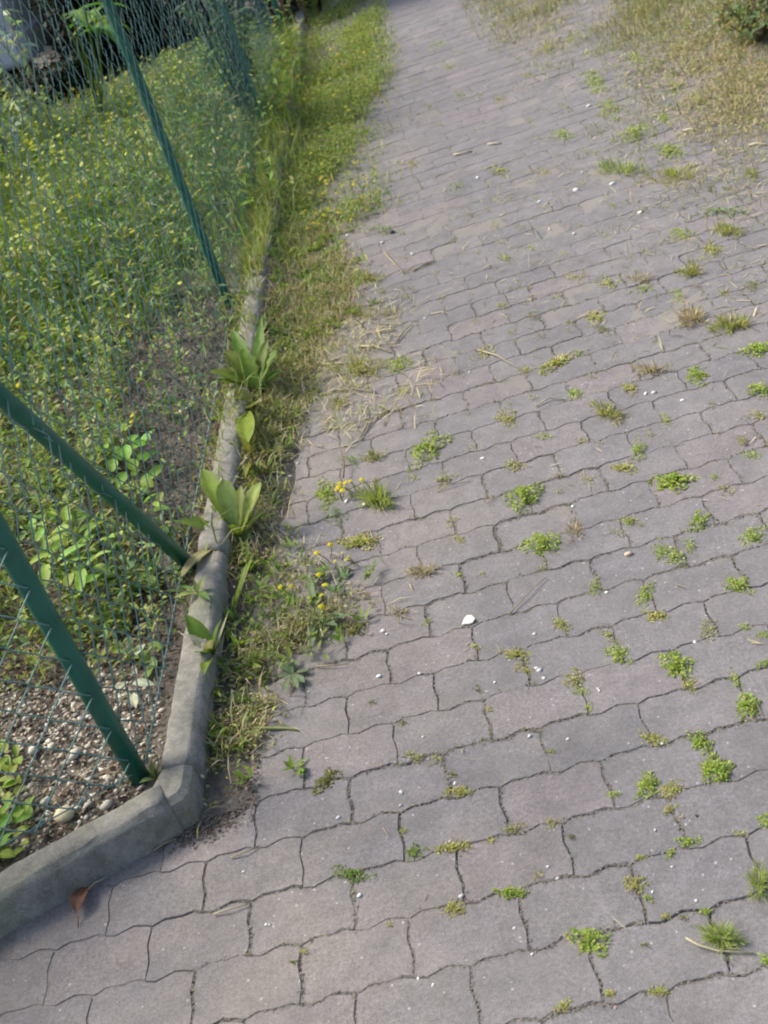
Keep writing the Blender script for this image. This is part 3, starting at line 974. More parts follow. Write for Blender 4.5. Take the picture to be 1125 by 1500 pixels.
# loose bits all over the paving
p = rng.uniform([-.75, 1.0], [2.6, 10], (5200, 2))
X, Y, d = PX(np.c_[p, np.zeros(len(p))])
w = np.where(p[:, 0] < kerb_r(p[:, 1]) + .05, 0, np.clip(.18 + .30 * (900 - Y) / 900, .05, .6)) * (.3 + clump(p, 3))
p = p[rng.uniform(0, 1, len(p)) < w]
n = len(p); mb = MB()
blades(mb, np.c_[p, np.full(n, .003)], rng.uniform(.008, .045, n), rng.uniform(.0015, .003, n), rng.uniform(1.3, 1.5, n), .1, pick([(.48, .42, .28), (.33, .28, .17), (.22, .23, .10), (.62, .58, .48)], [4, 3, 2, 1], n, .2))
tag(mb.build('straw_bits', DRY), kind='stuff')

# dirt and growth lying along the joints of the near paving
nP = len(PV) // 3
ring1 = PV[nP:2 * nP, :2] * np.array([1.006, 1.010])
seen_c = np.array([(c[2], c[3]) for c in cells if not c[0]])
def along_joints(per, sd_, first=None):
    seen_ = seen_c[:first]
    t = rng.uniform(0, nP, (len(seen_), per)); k = t.astype(int); f = (t - k)[..., None]
    q = ring1[k] * (1 - f) + ring1[(k + 1) % nP] * f + seen_[:, None, :]
    q = q.reshape(-1, 2) + rng.normal(0, sd_, (len(seen_) * per, 2))
    return q[q[:, 0] > kerb_r(q[:, 1]) + .01]
q = np.concatenate([along_joints(60, .0022), along_joints(330, .0024, 190)])
q = q[rng.uniform(0, 1, len(q)) < .15 + .85 * clump(q, 16)]
n = len(q); mb = MB()
leaves(mb, np.c_[q, rng.uniform(-.0016, .0004, n)], rdir(n, -.04, .05), rng.uniform(.004, .010, n), rng.uniform(.003, .007, n), pick([(.215, .20, .19), (.245, .228, .21), (.17, .155, .14), (.27, .24, .20)], [4, 4, 1.5, 2], n, .12), .02)
tag(mb.build('joint_dirt', DRY), kind='stuff')
q = along_joints(34, .0035)
q = q[rng.uniform(0, 1, len(q)) < clump(q, 12) ** 3 * (.25 + .5 * clump(q, 2))]
n = len(q); mb = MB()
leaves(mb, np.c_[q, rng.uniform(-.001, .005, n)], rdir(n, .0, .9), rng.uniform(.003, .008, n), rng.uniform(.002, .005, n), pick([(.34, .40, .09), (.25, .30, .08), (.40, .38, .17), (.21, .20, .09)], [4, 4, 2, 3], n, .2))
tag(mb.build('joint_moss', LEAF), kind='stuff')

# ------------------------------------------------------------------ weeds in the joints, each one a thing
GRN = [(.36, .47, .08), (.28, .40, .07), (.44, .50, .13)]
YLW = [(.45, .46, .12), (.38, .43, .10), (.52, .48, .22)]
PAL = [(.38, .40, .16), (.31, .35, .12), (.48, .45, .26)]
DRC = [(.52, .45, .29), (.44, .36, .23), (.38, .34, .18)]
OLI = [(.24, .26, .08), (.30, .30, .10), (.19, .20, .08)]
GRY = [(.25, .35, .14), (.30, .38, .19), (.21, .31, .12)]
# x, y, width, height in the photograph, turn of the patch, kind, label or None for the small ones
W_ = [
 (949,1150,36,30,0,'k','bright green leafy clump, larger of two touching clumps above a dry sprig'),
 (983,1157,32,22,0,'y','yellowish clump touching the right side of the bright green clump'),
 (1050,1126,50,32,.3,'k','broad bright weed mat near the right edge, lower end of a long weedy joint'),
 (1027,1087,32,34,.5,'k','upper bright weed of the long weedy joint near the right edge'),
 (864,1377,42,46,.9,'k','lone wedge shaped bright green weed on the bottom paving right of centre'),
 (515,1280,48,24,0,'m','dark triangular moss cushion on a three way joint left of the bottom centre'),
 (608,1247,26,20,0,'m','deep green moss cushion right of the triangular moss cushion'),
 (661,1242,44,14,0,'y','long low yellow green moss streak right of the deep green cushion'),
 (672,1160,32,20,0,'y','yellow green weed at the bottom end of a mossy joint above the low moss streak'),
 (478,1143,36,26,-.5,'o','brownish olive moss at a joint right of the kerb corner'),
 (931,1294,24,34,.4,'y','yellow green weed standing up the upright joint below the dry sprig'),
 (1112,1292,36,56,0,'g','grassy green tuft cut by the right edge low in the photo'),
 (1056,1374,52,36,0,'g','spiky grass tuft with a straw lying across it near the bottom right'),
 (750,1308,38,18,.2,'k','small two lobed green weed on the paving below the low moss streak, towards the right'),
 (752,1214,28,20,0,'p','pale star like sprig right of the long low moss streak'),
 (992,973,40,46,.7,'k','dense oval bright green weed with a white thread at its left side'),
 (906,957,28,38,.6,'k','slanting bright green weed left of the dense oval weed'),
 (842,996,34,24,.2,'p','flat pale green weed with small white grains beside it'),
 (757,959,36,16,0,'y','thin yellow green weed spreading left of two white grains'),
 (1095,1034,38,30,.3,'k','forked pale green weed below a small dark sprig at the right'),
 (1077,995,16,24,-.5,'k','small dark green sprig just above the forked weed at the right'),
 (1038,922,26,32,.7,'p','pale green weed in a slanting joint above the dense oval weed'),
 (944,872,26,36,.5,'k','bright green weed with a yellow shoot trailing from its foot'),
 (963,903,36,12,0,'y','yellow shoot trailing to the right below the bright green weed'),
 (1080,856,32,28,.5,'k','bright tuft with a reddish dry end in the right part of the path'),
 (872,860,20,26,.6,'k','small bright weed left of the weed with the trailing shoot'),
 (822,915,24,24,.8,'y','narrow yellow green weed in a joint right of the white scrap'),
 (796,797,40,40,0,'b','bushy bright green weed left of the yellow dried weed'),
 (842,778,36,34,0,'d','yellow dried weed touching the bushy green weed'),
 (767,728,44,40,0,'b','round bushy green weed up and left of the yellow dried weed'),
 (967,806,18,40,.2,'k','left arm of the three armed weed above the middle right'),
 (988,815,30,26,0,'k','middle arm of the three armed weed above the middle right'),
 (1012,800,18,24,-.4,'k','right arm of the three armed weed above the middle right'),
 (1101,785,30,28,.2,'k','green weed with a dry right end close to the right edge'),
 (1024,762,30,28,0,'k','bright star shaped weed between the three armed weed and the long bright sprawl'),
 (985,706,50,24,-.3,'k','long bright green sprawl in the upper right part of the path'),
 (935,661,24,34,-.2,'b','dark leafy upright weed in a bent joint'),
 (915,686,36,14,-.1,'y','yellow green shoot lying left of the dark upright weed'),
 (976,616,18,24,-.4,'k','small weed at the upper end of the bent joint'),
 (951,637,18,22,.4,'p','pale weed in the middle of the bent joint'),
 (890,605,48,32,.3,'s','green weed with a straw rim, low and rounded, up from the middle'),
 (627,658,54,40,-.4,'b','wide bushy weed alone on the path right of the yellow flower cluster'),
 (583,534,28,36,0,'k','bright upright tuft at the right end of the straw strewn clump'),
 (525,540,78,46,0,'s','large yellow green clump strewn with straw, reaching onto the path from the kerb side'),
 (462,577,24,22,0,'k','small green weed below the straw strewn clump'),
 (497,592,34,28,0,'s','grey green weed with dry leaves below the straw strewn clump'),
 (515,676,26,24,0,'q','dark grey green weed, left one of two, above the yellow flower cluster'),
 (547,669,34,28,0,'s','brown green weed, right one of two, above the yellow flower cluster'),
 (478,722,34,36,0,'k','green weed left of the yellow flower cluster'),
 (492,754,28,32,0,'q','grey green weed under the yellow flower cluster'),
 (552,732,56,36,0,'g','spiky grass tuft right of the yellow flower cluster'),
 (528,794,54,20,-.2,'y','yellow weed streak along a joint above the flowering rosette'),
 (620,838,48,26,0,'d','pale dead weed flattened on the middle of the path'),
 (585,898,38,18,.1,'d','small yellow dry weed left of the white scrap'),
 (517,920,36,30,0,'o','olive weed patch right of the flowering rosette'),
 (952,542,48,24,0,'d','brown dead tuft on the right half of the path'),
 (924,570,28,16,0,'y','yellow sprig beside two white petals below the brown dead tuft'),
 (1020,550,34,24,0,'k','bright green weed right of the brown dead tuft'),
 (1112,511,42,20,0,'k','green weed cut by the right edge, upper of two'),
 (1112,572,38,16,0,'k','green weed cut by the right edge, lower of two'),
 (1013,467,54,30,0,'d','tan dried patch in the upper right of the path'),
 (1070,477,60,30,0,'s','dry green patch right of the tan dried patch'),
 (814,533,48,20,-.3,'y','yellow green weed line along a joint in the upper middle of the path'),
 (849,517,20,14,0,'k','right end tuft of the yellow green weed line'),
 (771,542,22,14,0,'y','left end tuft of the yellow green weed line, by a straw'),
 (842,577,26,16,0,'k','low green weed below the yellow green weed line'),
 (872,465,30,20,0,'y','olive yellow weed, upper of a pair, in the upper path'),
 (883,483,24,18,0,'o','olive weed, lower of a pair, in the upper path'),
 (993,433,22,20,0,'k','single bright green sprig left above the dried patches'),
 (1013,400,42,26,0,'s','mixed dry and green patch left of a dark green sprig, upper right'),
 (938,410,42,14,0,'d','pale straw tuft with a green sprig under it'),
 (942,424,26,14,0,'k','green sprig under the pale straw tuft'),
 (931,196,46,28,0,'b','bright green grass tuft with a straw coloured base, brightest of the upper right'),
 (981,222,46,22,0,'k','green weed patch right below the brightest upper right tuft'),
 (912,250,72,22,0,'g','wide grassy patch left of the yellowish sprawling patch'),
 (988,258,78,38,0,'s','yellowish sprawling patch of weed and straw in the upper right'),
 (1060,312,86,14,0,'q','flat dark weed streak at the upper right'),
 (1065,338,46,26,0,'s','green clump with straw under the flat dark streak'),
 (998,342,26,26,0,'k','single upright green sprig left of the clump under the dark streak'),
 (892,160,38,24,0,'b','leafy green clump high in the right half'),
 (871,122,36,24,0,'k','green clump just above the leafy clump high on the right'),
 (805,71,32,16,0,'k','low green tuft high up at the edge of the dry grass'),
 (670,273,26,22,0,'q','grey green lone tuft high on the left half of the path'),
 (563,338,46,18,0,'q','grey green weed at the path edge by a dark twig'),
 (535,408,50,28,0,'s','straw yellow weed at the left path edge'),
 (524,458,44,22,0,'y','mossy yellow patch at the left path edge'),
 (490,415,22,20,0,'k','dark green sprig left of the straw yellow weed'),
 (740,378,20,20,0,'k','dark sprig alone at the upper middle of the path'),
]
S_ = """869,110,24,k 801,98,18,p 874,131,18,k 933,87,28,k 1023,147,20,k 974,174,22,k 990,130,22,k 826,155,14,k 778,178,13,k 824,197,24,k 789,203,16,p
896,302,16,s 938,307,18,p 1100,256,26,s 887,345,14,k 1043,366,26,y 1015,389,24,s 778,363,14,k 764,332,14,y 733,356,18,d 825,372,14,y 730,250,24,y 798,252,16,y 768,265,10,p
674,139,18,k 659,98,20,y 641,67,22,k 672,78,12,k 629,156,14,k 640,183,12,y 658,219,10,k 574,96,14,k 585,297,14,y 716,307,12,y 686,313,18,d 727,330,14,y 604,240,24,p 665,354,14,p 732,146,18,y 702,139,20,d
577,456,15,y 588,574,18,y 649,435,12,y 737,447,15,y 722,410,16,d 640,400,12,y 606,426,18,d 670,517,10,p 697,472,16,p 673,550,12,p 627,540,11,y 709,515,24,p 633,585,11,p 686,607,12,p 743,615,24,y 650,703,28,p
610,757,14,o 663,764,20,p 716,732,18,d 693,654,14,p 606,700,16,y 841,405,18,y 810,435,13,p 890,415,24,y 737,449,14,y 835,474,18,p 782,465,22,d 748,486,16,p 791,490,20,d 864,550,16,p 851,645,18,p 780,583,20,d
750,604,20,p 798,640,20,k 1047,698,14,k 1063,718,22,p 755,682,24,y 817,696,20,d 860,702,22,p 924,764,22,y 1112,608,26,p 1088,647,22,s 1100,666,20,k 1041,591,14,p 820,720,14,p 796,831,18,p 906,781,18,p 920,765,18,k
672,790,18,y 672,842,13,k 625,911,14,k 695,948,16,y 890,931,20,y 1093,920,18,k 1118,931,18,k 1009,1003,24,y 1119,973,18,k 769,980,18,y 851,1014,16,k 862,1037,13,k 956,1082,26,y 807,1101,12,y
981,1185,16,y 995,1198,16,d 899,1164,15,k 1009,1233,24,k 983,1251,14,k 938,1256,12,y 949,1317,12,k 976,1343,14,y 808,1205,20,p 789,1283,14,p 1120,1203,20,k 1086,1221,16,p 1034,1336,14,k 967,1452,24,y
894,1455,13,y 826,1473,18,y 1121,1406,16,k 663,1135,12,o 611,1110,26,p 590,1217,12,y 720,1231,14,y 666,1331,26,y 716,1040,10,y 700,1010,12,o 640,1112,12,y 430,1410,10,o 445,1395,10,y 572,1355,10,y
836,1226,10,o 1000,1345,10,o 945,1385,10,o 545,1030,12,o 590,1060,12,o 880,650,12,p 960,700,12,p 705,840,12,p 560,600,12,p 620,610,10,p 720,560,12,d 760,500,10,y 690,430,10,y 760,420,10,y 700,370,12,y 850,330,12,y
745,290,12,p 620,320,10,p 590,380,16,p 560,430,16,s 960,500,14,d 900,520,12,p 1060,430,16,s 1100,420,20,s 1080,390,18,d 950,370,14,p 850,270,14,y 860,220,14,y 700,190,10,y 610,120,12,y 690,40,12,y 740,60,14,y 770,110,16,y 840,60,18,k 720,100,12,p"""

def weed_mesh(x, y, w, h, rot, kind):
    c = G(x, y, 0); d = PX(c)[2]; sc = d / F_PX
    n = int(np.clip(w * h * (.20 if kind in 'kbymo' else .12), 12, 260))
    th = rng.uniform(0, 2 * np.pi, n); rr = rng.uniform(0, 1.12, n) ** .62
    lob = 1 + .42 * np.sin(2 * th + rng.uniform(0, 6)) + .30 * np.sin(5 * th + rng.uniform(0, 6))
    ex, ey = rr * lob * np.cos(th) * w / 2, rr * lob * np.sin(th) * h / 2 * .82
    px = x + ex * math.cos(rot) - ey * math.sin(rot) * .9
    py = y + h * .05 + ex * math.sin(rot) + ey * math.cos(rot)
    if rot: px, py = x + (ex * math.cos(rot) - ey * math.sin(rot)) , y + h * .05 + (ex * math.sin(rot) + ey * math.cos(rot))
    B = np.array([G(a, b_, 0) for a, b_ in zip(px, py)]) - c
    wm = w * sc
    dome = np.clip(1 - rr ** 2, 0, 1)
    mb = MB()
    k = kind
    if k in 'kybmpoq':
        pal = {'k': GRN, 'y': YLW, 'b': GRN, 'm': [(.20, .31, .045), (.26, .36, .05), (.15, .24, .04)], 'p': PAL, 'o': OLI, 'q': GRY}[k]
        hh = {'k': .20, 'y': .12, 'b': .38, 'm': .10, 'p': .15, 'o': .10, 'q': .26}[k] * min(wm, .07)
        ll = np.clip(wm * .14, .0045, .0115) if k != 'm' else .005
        z = dome * hh * rng.uniform(.3, 1.0, n)
        B[:, 2] = z + .001
        leaves(mb, B, rdir(n, -.05, .6), rng.uniform(.7, 1.35, n) * ll, rng.uniform(.7, 1.2, n) * ll * .62, pick(pal, [3, 2, 2], n, .2))
        m = max(4, n // 7)
        i = rng.integers(0, n, m); b0 = B[i].copy(); b0[:, 2] = .001
        blades(mb, b0, rng.uniform(.5, 1.3, m) * max(hh, .006) * 1.3, .0014, rng.uniform(.2, 1.2, m), .3, pick(pal, [1, 1, 1], m))
        if k in 'yp':
            m = max(3, n // 8); i = rng.integers(0, n, m); b0 = B[i].copy(); b0[:, 2] = .002
            blades(mb, b0, rng.uniform(.3, .6, m) * wm, .0016, rng.uniform(1.2, 1.5, m), .1, pick(DRC, [1, 1, 1], m))
    else:
        pal = {'g': [(.33, .42, .11), (.40, .45, .15), (.27, .36, .10)], 'd': DRC, 's': [(.36, .39, .11), (.50, .45, .24), (.28, .35, .09)]}[k]
        B *= .72; B[:, 2] = .001
        az = np.arctan2(B[:, 1], B[:, 0]) + rng.normal(0, .6, n)
        hl = {'g': .48, 'd': .30, 's': .32}[k] * min(wm, .12)
        blades(mb, B, rng.uniform(.5, 1.2, n) * hl, np.clip(wm * .028, .0013, .003), rng.uniform(.15, 1.35, n), rng.uniform(0, .7, n), pick(pal, [2, 2, 1], n, .22), az)
        if k == 's':
            m = n // 2; i = rng.integers(0, n, m); b0 = B[i].copy(); b0[:, 2] = rng.uniform(.001, .012, m)
            leaves(mb, b0, rdir(m, -.1, .9), rng.uniform(.005, .011, m), rng.uniform(.003, .006, m), pick([(.20, .26, .05), (.27, .30, .08)], [1, 1], m))
    return mb.mesh('paving_weed'), c


NAMES = {'k': 'leafy_weed', 'b': 'leafy_weed', 'y': 'leafy_weed', 'p': 'leafy_weed', 'q': 'leafy_weed', 'm': 'moss_cushion', 'o': 'moss_cushion', 'g': 'grass_tuft', 'd': 'dried_weed', 's': 'straw_weed'}
CATS = {'leafy_weed': 'weed', 'moss_cushion': 'moss', 'grass_tuft': 'grass tuft', 'dried_weed': 'dry weed', 'straw_weed': 'weed'}
for x, y, w, h, rot, k, lab in W_:
    me, c = weed_mesh(x, y, w * 1.0, h * 1.0, rot, k)
    o = link(NAMES[k], me, DRY if k in 'd' else LEAF, None, tuple(c))
    tag(o, lab, CATS[NAMES[k]], 'larger weeds rooted in the paving')
MARKS = [(949,1150,'two touching green clumps'),(1040,1108,'long weedy joint at the right'),(864,1377,'lone wedge shaped weed'),(515,1280,'triangular moss cushion'),(608,1247,'deep green moss cushion'),
 (661,1242,'long yellow moss streak'),(478,1143,'brownish olive moss'),(931,1294,'upright weed low on the right'),(1112,1292,'grassy tuft at the right edge'),(1056,1374,'spiky tuft with the straw'),(752,1214,'pale star like sprig'),
 (992,973,'dense oval weed'),(906,957,'slanting bright weed'),(842,996,'flat pale weed with white grains'),(757,959,'thin weed by two white grains'),(1095,1034,'forked pale weed'),(944,872,'weed with the trailing shoot'),(1080,856,'tuft with the reddish end'),
 (687,909,'white scrap'),(796,797,'bushy weed with dried neighbour'),(767,728,'round bushy weed'),(988,810,'three armed weed'),(1024,762,'star shaped weed'),(985,706,'long bright sprawl'),(935,661,'dark weed in bent joint'),
 (890,605,'low weed with a straw rim'),(627,658,'wide bushy lone weed'),(583,534,'bright upright tuft'),(525,540,'large straw strewn clump'),(503,712,'dense yellow flower cluster'),(552,732,'spiky tuft by yellow cluster'),(620,838,'pale dead weed'),
 (469,912,'flowering rosette'),(952,542,'brown dead tuft'),(1020,550,'green weed by the brown tuft'),(1013,467,'tan dried patch'),(1070,477,'dry green patch'),(814,533,'yellow green weed line'),(878,474,'olive weed pair'),
 (938,412,'pale straw tuft'),(931,196,'brightest far grass tuft'),(988,258,'yellowish sprawling patch'),(912,250,'wide far grassy patch'),(1060,320,'flat dark weed streak'),(892,160,'leafy far green clump'),(670,273,'grey green lone tuft'),
 (563,338,'weed by the dark chip'),(535,408,'straw yellow edge weed'),(524,458,'mossy yellow patch'),(740,378,'dark lone sprig'),(805,71,'low tuft by the dry grass'),(560,160,'edge of the green verge')]
def beside(x, y, kind, used, noun='sprig'):
    c = sorted(MARKS, key=lambda m: (m[0] - x) ** 2 + (m[1] - y) ** 2)
    for mx, my, nm in c[:6]:
        dx, dy = x - mx, y - my
        dist = math.hypot(dx, dy)
        side = ('right of' if dx > 0 else 'left of') if abs(dx) > 1.6 * abs(dy) else (('below' if dy > 0 else 'above') if abs(dy) > 1.6 * abs(dx) else ('below and ' if dy > 0 else 'above and ') + ('right of' if dx > 0 else 'left of'))
        for far in (('close ',) if dist < 55 else ('', 'well ') if dist < 110 else ('far ',)):
            lab = f'tiny {kind} {noun} {far}{side} the {nm}'
            if lab not in used:
                used.add(lab); return lab
    return None
USED = set()
KD = {'k': 'green', 'y': 'yellow green', 'p': 'pale', 's': 'straw mixed', 'd': 'dried', 'o': 'dull olive'}
for it in S_.split():
    a = it.split(','); x, y, w, k = int(a[0]), int(a[1]), int(a[2]), a[3]
    me, c = weed_mesh(x, y, w * 1.15, w * rng.uniform(.6, 1.0), rng.uniform(-.3, .6), k)
    o = link(NAMES[k], me, DRY if k in 'd' else LEAF, None, tuple(c))
    zone = 'in the far paving at the top' if y < 330 else ('in the paving halfway up the path' if y < 720 else 'in a joint of the nearer paving')
    tag(o, beside(x, y, KD[k], USED) or f'tiny {KD[k]} sprig {zone}', CATS[NAMES[k]], f'tiny sprigs {zone}')

# ------------------------------------------------------------------ broad leaved plants
def leaf_part(root, mb, loc=(0, 0, 0), name='leaf', mat=None, lab=None):
    o = mb.build(name, mat or LEAF, root, loc, True)
    if lab: o['label'] = lab
    return o


def aim(base, px, py, z, kind='spoon', W=.03, c=(.1, .2, .04), curl=.5, root=None, name='leaf', mat=None, lab=None, **kw):
    """a leaf from the plant's base whose tip lies where the photograph shows it, at height z"""
    v = G(px, py, z) - base
    L = np.linalg.norm(v)
    pitch = math.asin(np.clip(v[2] / L, -.95, .98)) + curl * .42
    return leaf_part(root, big_leaf(L * (1 + .06 * curl), W, math.atan2(v[1], v[0]), pitch, curl, c, kind=kind, **kw), (0, 0, 0), name, mat, lab)


def stem_leaf(root, base, px, py, z, L, W, c, pitch=(.0, .6), kind='oval', out=True, curl=.5, ns=6, tooth=0., mat=None):
    """a leaf carried at photograph point px, py at height z; it points away from the plant's middle"""
    q = G(px, py, z) - base
    az = math.atan2(q[1], q[0]) + rng.normal(0, .6) if out else rng.uniform(0, 6.28)
    p = rng.uniform(*pitch)
    d = np.array([math.cos(az) * math.cos(p), math.sin(az) * math.cos(p), math.sin(p)])
    return leaf_part(root, big_leaf(L, W, az, p, curl, c, kind=kind, ns=ns, tooth=tooth, roll=rng.normal(0, .4)), tuple(q - d * L * .5), 'leaf', mat)


def plant(name, px, py, z, label, cat='plant', group=None):
    b_ = G(px, py, z)
    return tag(empty(name, tuple(b_)), label, cat, group), b_


r, b_ = plant('broad_leaved_dock', 352, 793, .03, 'large rosette of long spoon shaped pale green leaves leaning over the side kerb', 'plant')
aim(b_, 298, 690, .17, 'spoon', 0.053, (.24, .34, .06), .45, r, tooth=.02)
aim(b_, 328, 703, .17, 'spoon', 0.057, (.22, .31, .09), .5, r, tooth=.02)
aim(b_, 334, 732, .10, 'spoon', 0.045, (.15, .24, .06), .3, r)
aim(b_, 383, 708, .14, 'spoon', 0.055, (.30, .38, .09), .35, r, tooth=.02)
aim(b_, 353, 712, .13, 'spoon', 0.033, (.28, .33, .09), .2, r)
aim(b_, 256, 766, .12, 'toothed', .050, (.15, .22, .04), .6, r, tooth=.06)
aim(b_, 290, 772, .10, 'oval', .050, (.10, .19, .03), .3, r)
aim(b_, 322, 750, .11, 'oval', .034, (.21, .29, .06), .2, r)
for q in ((312, 742, .10, .030), (370, 745, .10, .030), (388, 750, .07, .026), (336, 770, .10, .034), (362, 764, .09, .026), (306, 790, .09, .03), (344, 720, .14, .03)):
    aim(b_, q[0], q[1], q[2], 'toothed', q[3], (.20 + rng.uniform(-.05, .06), .30, .06), .5, r, tooth=.05)
aim(b_, 268, 850, .085, 'spoon', .036, (.36, .33, .16), .9, r, mat=DRY, lab='withered tan leaf drooping across the kerb', wither=.10)

r, b_ = plant('dark_dock', 378, 572, .06, 'dark green toothed rosette with one tall upright leaf on the far part of the kerb', 'plant')
aim(b_, 384, 462, .20, 'oval', .046, (.14, .25, .04), .15, r)
aim(b_, 374, 486, .17, 'oval', .016, (.52, .52, .38), .1, r)
for q in ((308, 546, .15, .062, .6), (332, 516, .17, .070, .5), (356, 512, .17, .066, .4), (406, 514, .15, .070, .4), (342, 486, .18, .054, .4), (410, 545, .10, .05, .5), (322, 560, .12, .05, .6), (392, 500, .17, .05, .3)):
    aim(b_, q[0], q[1], q[2], 'toothed', q[3], (.12 + rng.uniform(-.02, .05), .23 + rng.uniform(-.04, .05), .035), q[4], r, tooth=.06)
aim(b_, 398, 566, .05, 'oval', .044, (.16, .27, .035), .5, r)
aim(b_, 366, 592, .05, 'oval', .036, (.17, .26, .035), .5, r)
aim(b_, 328, 572, .10, 'oval', .026, (.38, .38, .13), .6, r)

r, b_ = plant('olive_leaf_plant', 364, 600, .06, 'pair of broad olive leaves with a bright yellow green tip lying over the kerb', 'plant')
aim(b_, 345, 566, .13, 'oval', .056, (.22, .24, .08), .2, r)
aim(b_, 384, 588, .12, 'oval', .056, (.25, .26, .11), .2, r)
aim(b_, 365, 650, .08, 'spoon', .062, (.27, .36, .04), .6, r)
aim(b_, 345, 626, .10, 'oval', .03, (.19, .24, .06), .3, r)
r, b_ = plant('creeping_leaf_plant', 372, 676, .03, 'yellow green straggling weed between the olive leaves and the large rosette', 'plant')
for q in ((318, 668, .09, .03), (335, 650, .10, .03), (352, 660, .08, .026), (390, 660, .07, .02), (360, 704, .10, .022), (392, 688, .05, .016), (352, 640, .12, .03)):
    aim(b_, q[0], q[1], q[2], 'oval', q[3], (.22 + rng.uniform(-.04, .06), .26, .05), .4, r)
r, b_ = plant('grey_small_plant', 394, 722, .0, 'small grey green feathery plant at the path edge beside the large rosette', 'plant')
for k in range(12):
    aim(b_, 394 + rng.uniform(-16, 16), 708 + rng.uniform(-18, 14), rng.uniform(.01, .05), 'toothed', .012, (.20, .25, .15), .4, r, ns=5)

r, b_ = plant('kerb_seedling', 290, 868, .09, 'light green two leaved seedling lying on the near kerb top', 'plant')
aim(b_, 254, 877, .11, 'oval', .022, (.34, .40, .12), .4, r)
aim(b_, 304, 842, .12, 'oval', .024, (.28, .34, .12), .4, r)
aim(b_, 308, 880, .10, 'oval', .020, (.14, .24, .06), .4, r)
aim(b_, 284, 848, .12, 'oval', .014, (.26, .30, .12), .3, r)
r, b_ = plant('kerb_weed', 312, 962, .05, 'dark green weed with a curled pale dead leaf lying over the kerb', 'plant')
aim(b_, 272, 900, .13, 'oval', .046, (.11, .20, .03), .5, r)
aim(b_, 325, 908, .14, 'oval', .034, (.13, .22, .04), .3, r)
aim(b_, 290, 958, .11, 'toothed', .042, (.12, .21, .03), .6, r, tooth=.04)
aim(b_, 300, 990, .09, 'oval', .034, (.18, .25, .04), .6, r)
aim(b_, 330, 935, .10, 'oval', .022, (.14, .22, .05), .2, r)
lf = aim(b_, 262, 928, .115, 'oval', .032, (.48, .45, .34), .9, r, mat=DRY, lab='curled pale dead leaf', wither=.08, roll=.8)
aim(b_, 306, 940, .12, 'oval', .03, (.50, .47, .36), .6, r, mat=DRY, wither=.08)
aim(b_, 336, 893, .10, 'oval', .008, (.40, .38, .22), .1, r, name='stem')
r, b_ = plant('grass_shoot', 340, 912, .0, 'tall bright grass shoots beside the kerb above the curled dead leaf', 'grass')
for q in ((362, 826, .08), (352, 866, .08), (344, 872, .07), (372, 812, .06), (356, 846, .10)):
    aim(b_, q[0], q[1], q[2], 'spoon', .011, (.22, .31, .05), .3, r)
r, b_ = plant('leafy_shoot', 366, 840, .0, 'leafy green shoot at the path edge below the large rosette', 'plant')
for k in range(14):
    aim(b_, 362 + rng.uniform(-20, 22), 815 + rng.uniform(-28, 22), rng.uniform(.02, .08), 'oval', .011, (.19 + rng.uniform(-.03, .05), .27, .06), .4, r, ns=5)
r, b_ = plant('kerb_foot_sprig', 308, 1098, .0, 'lone bright green sprig at the foot of the kerb close to the corner', 'plant')
for q in ((300, 1070, .05, .016), (318, 1078, .04, .014), (296, 1090, .03, .014), (316, 1094, .02, .012), (322, 1068, .05, .008)):
    aim(b_, q[0], q[1], q[2], 'oval', q[3], (.20, .30, .05), .4, r)
r, b_ = plant('kerb_foot_clover', 312, 1008, .0, 'low round leaved weed against the kerb above the lone sprig', 'plant')
for k in range(16):
    aim(b_, 310 + rng.uniform(-9, 16), 1004 + rng.uniform(-14, 22), rng.uniform(.02, .05), 'oval', .014, (.24, .31, .06), .4, r, ns=5)
r, b_ = plant('post_foot_plant', 229, 1142, .06, 'small green plant sprouting between the corner post and the kerb', 'plant')
for q in ((222, 1112, .10, .014), (238, 1116, .10, .014), (204, 1148, .085, .02), (250, 1126, .09, .016), (230, 1106, .12, .014), (216, 1128, .1, .012)):
    aim(b_, q[0], q[1], q[2], 'oval', q[3], (.18, .24, .09), .5, r)
# rosettes on the paving
r, b_ = plant('blue_green_rosette', 429, 988, .0, 'small flat blue green rosette on the paving near the kerb', 'rosette')
for q in ((404, 972), (416, 970), (434, 966), (452, 982), (446, 1000), (436, 1008), (416, 1012), (408, 992), (426, 972)):
    aim(b_, q[0], q[1], .012, 'spoon', .016, (.19, .27, .15), .5, r)
r, b_ = plant('flowering_rosette', 469, 912, .0, 'grey green toothed rosette with yellow flowers on the paving near the kerb', 'rosette')
for q in ((450, 936), (462, 890), (500, 898), (515, 902), (455, 955), (470, 885), (458, 868), (444, 905), (495, 918), (452, 842)):
    aim(b_, q[0], q[1], .015, 'toothed', .020, (.19, .27, .14), .5, r, tooth=.08)


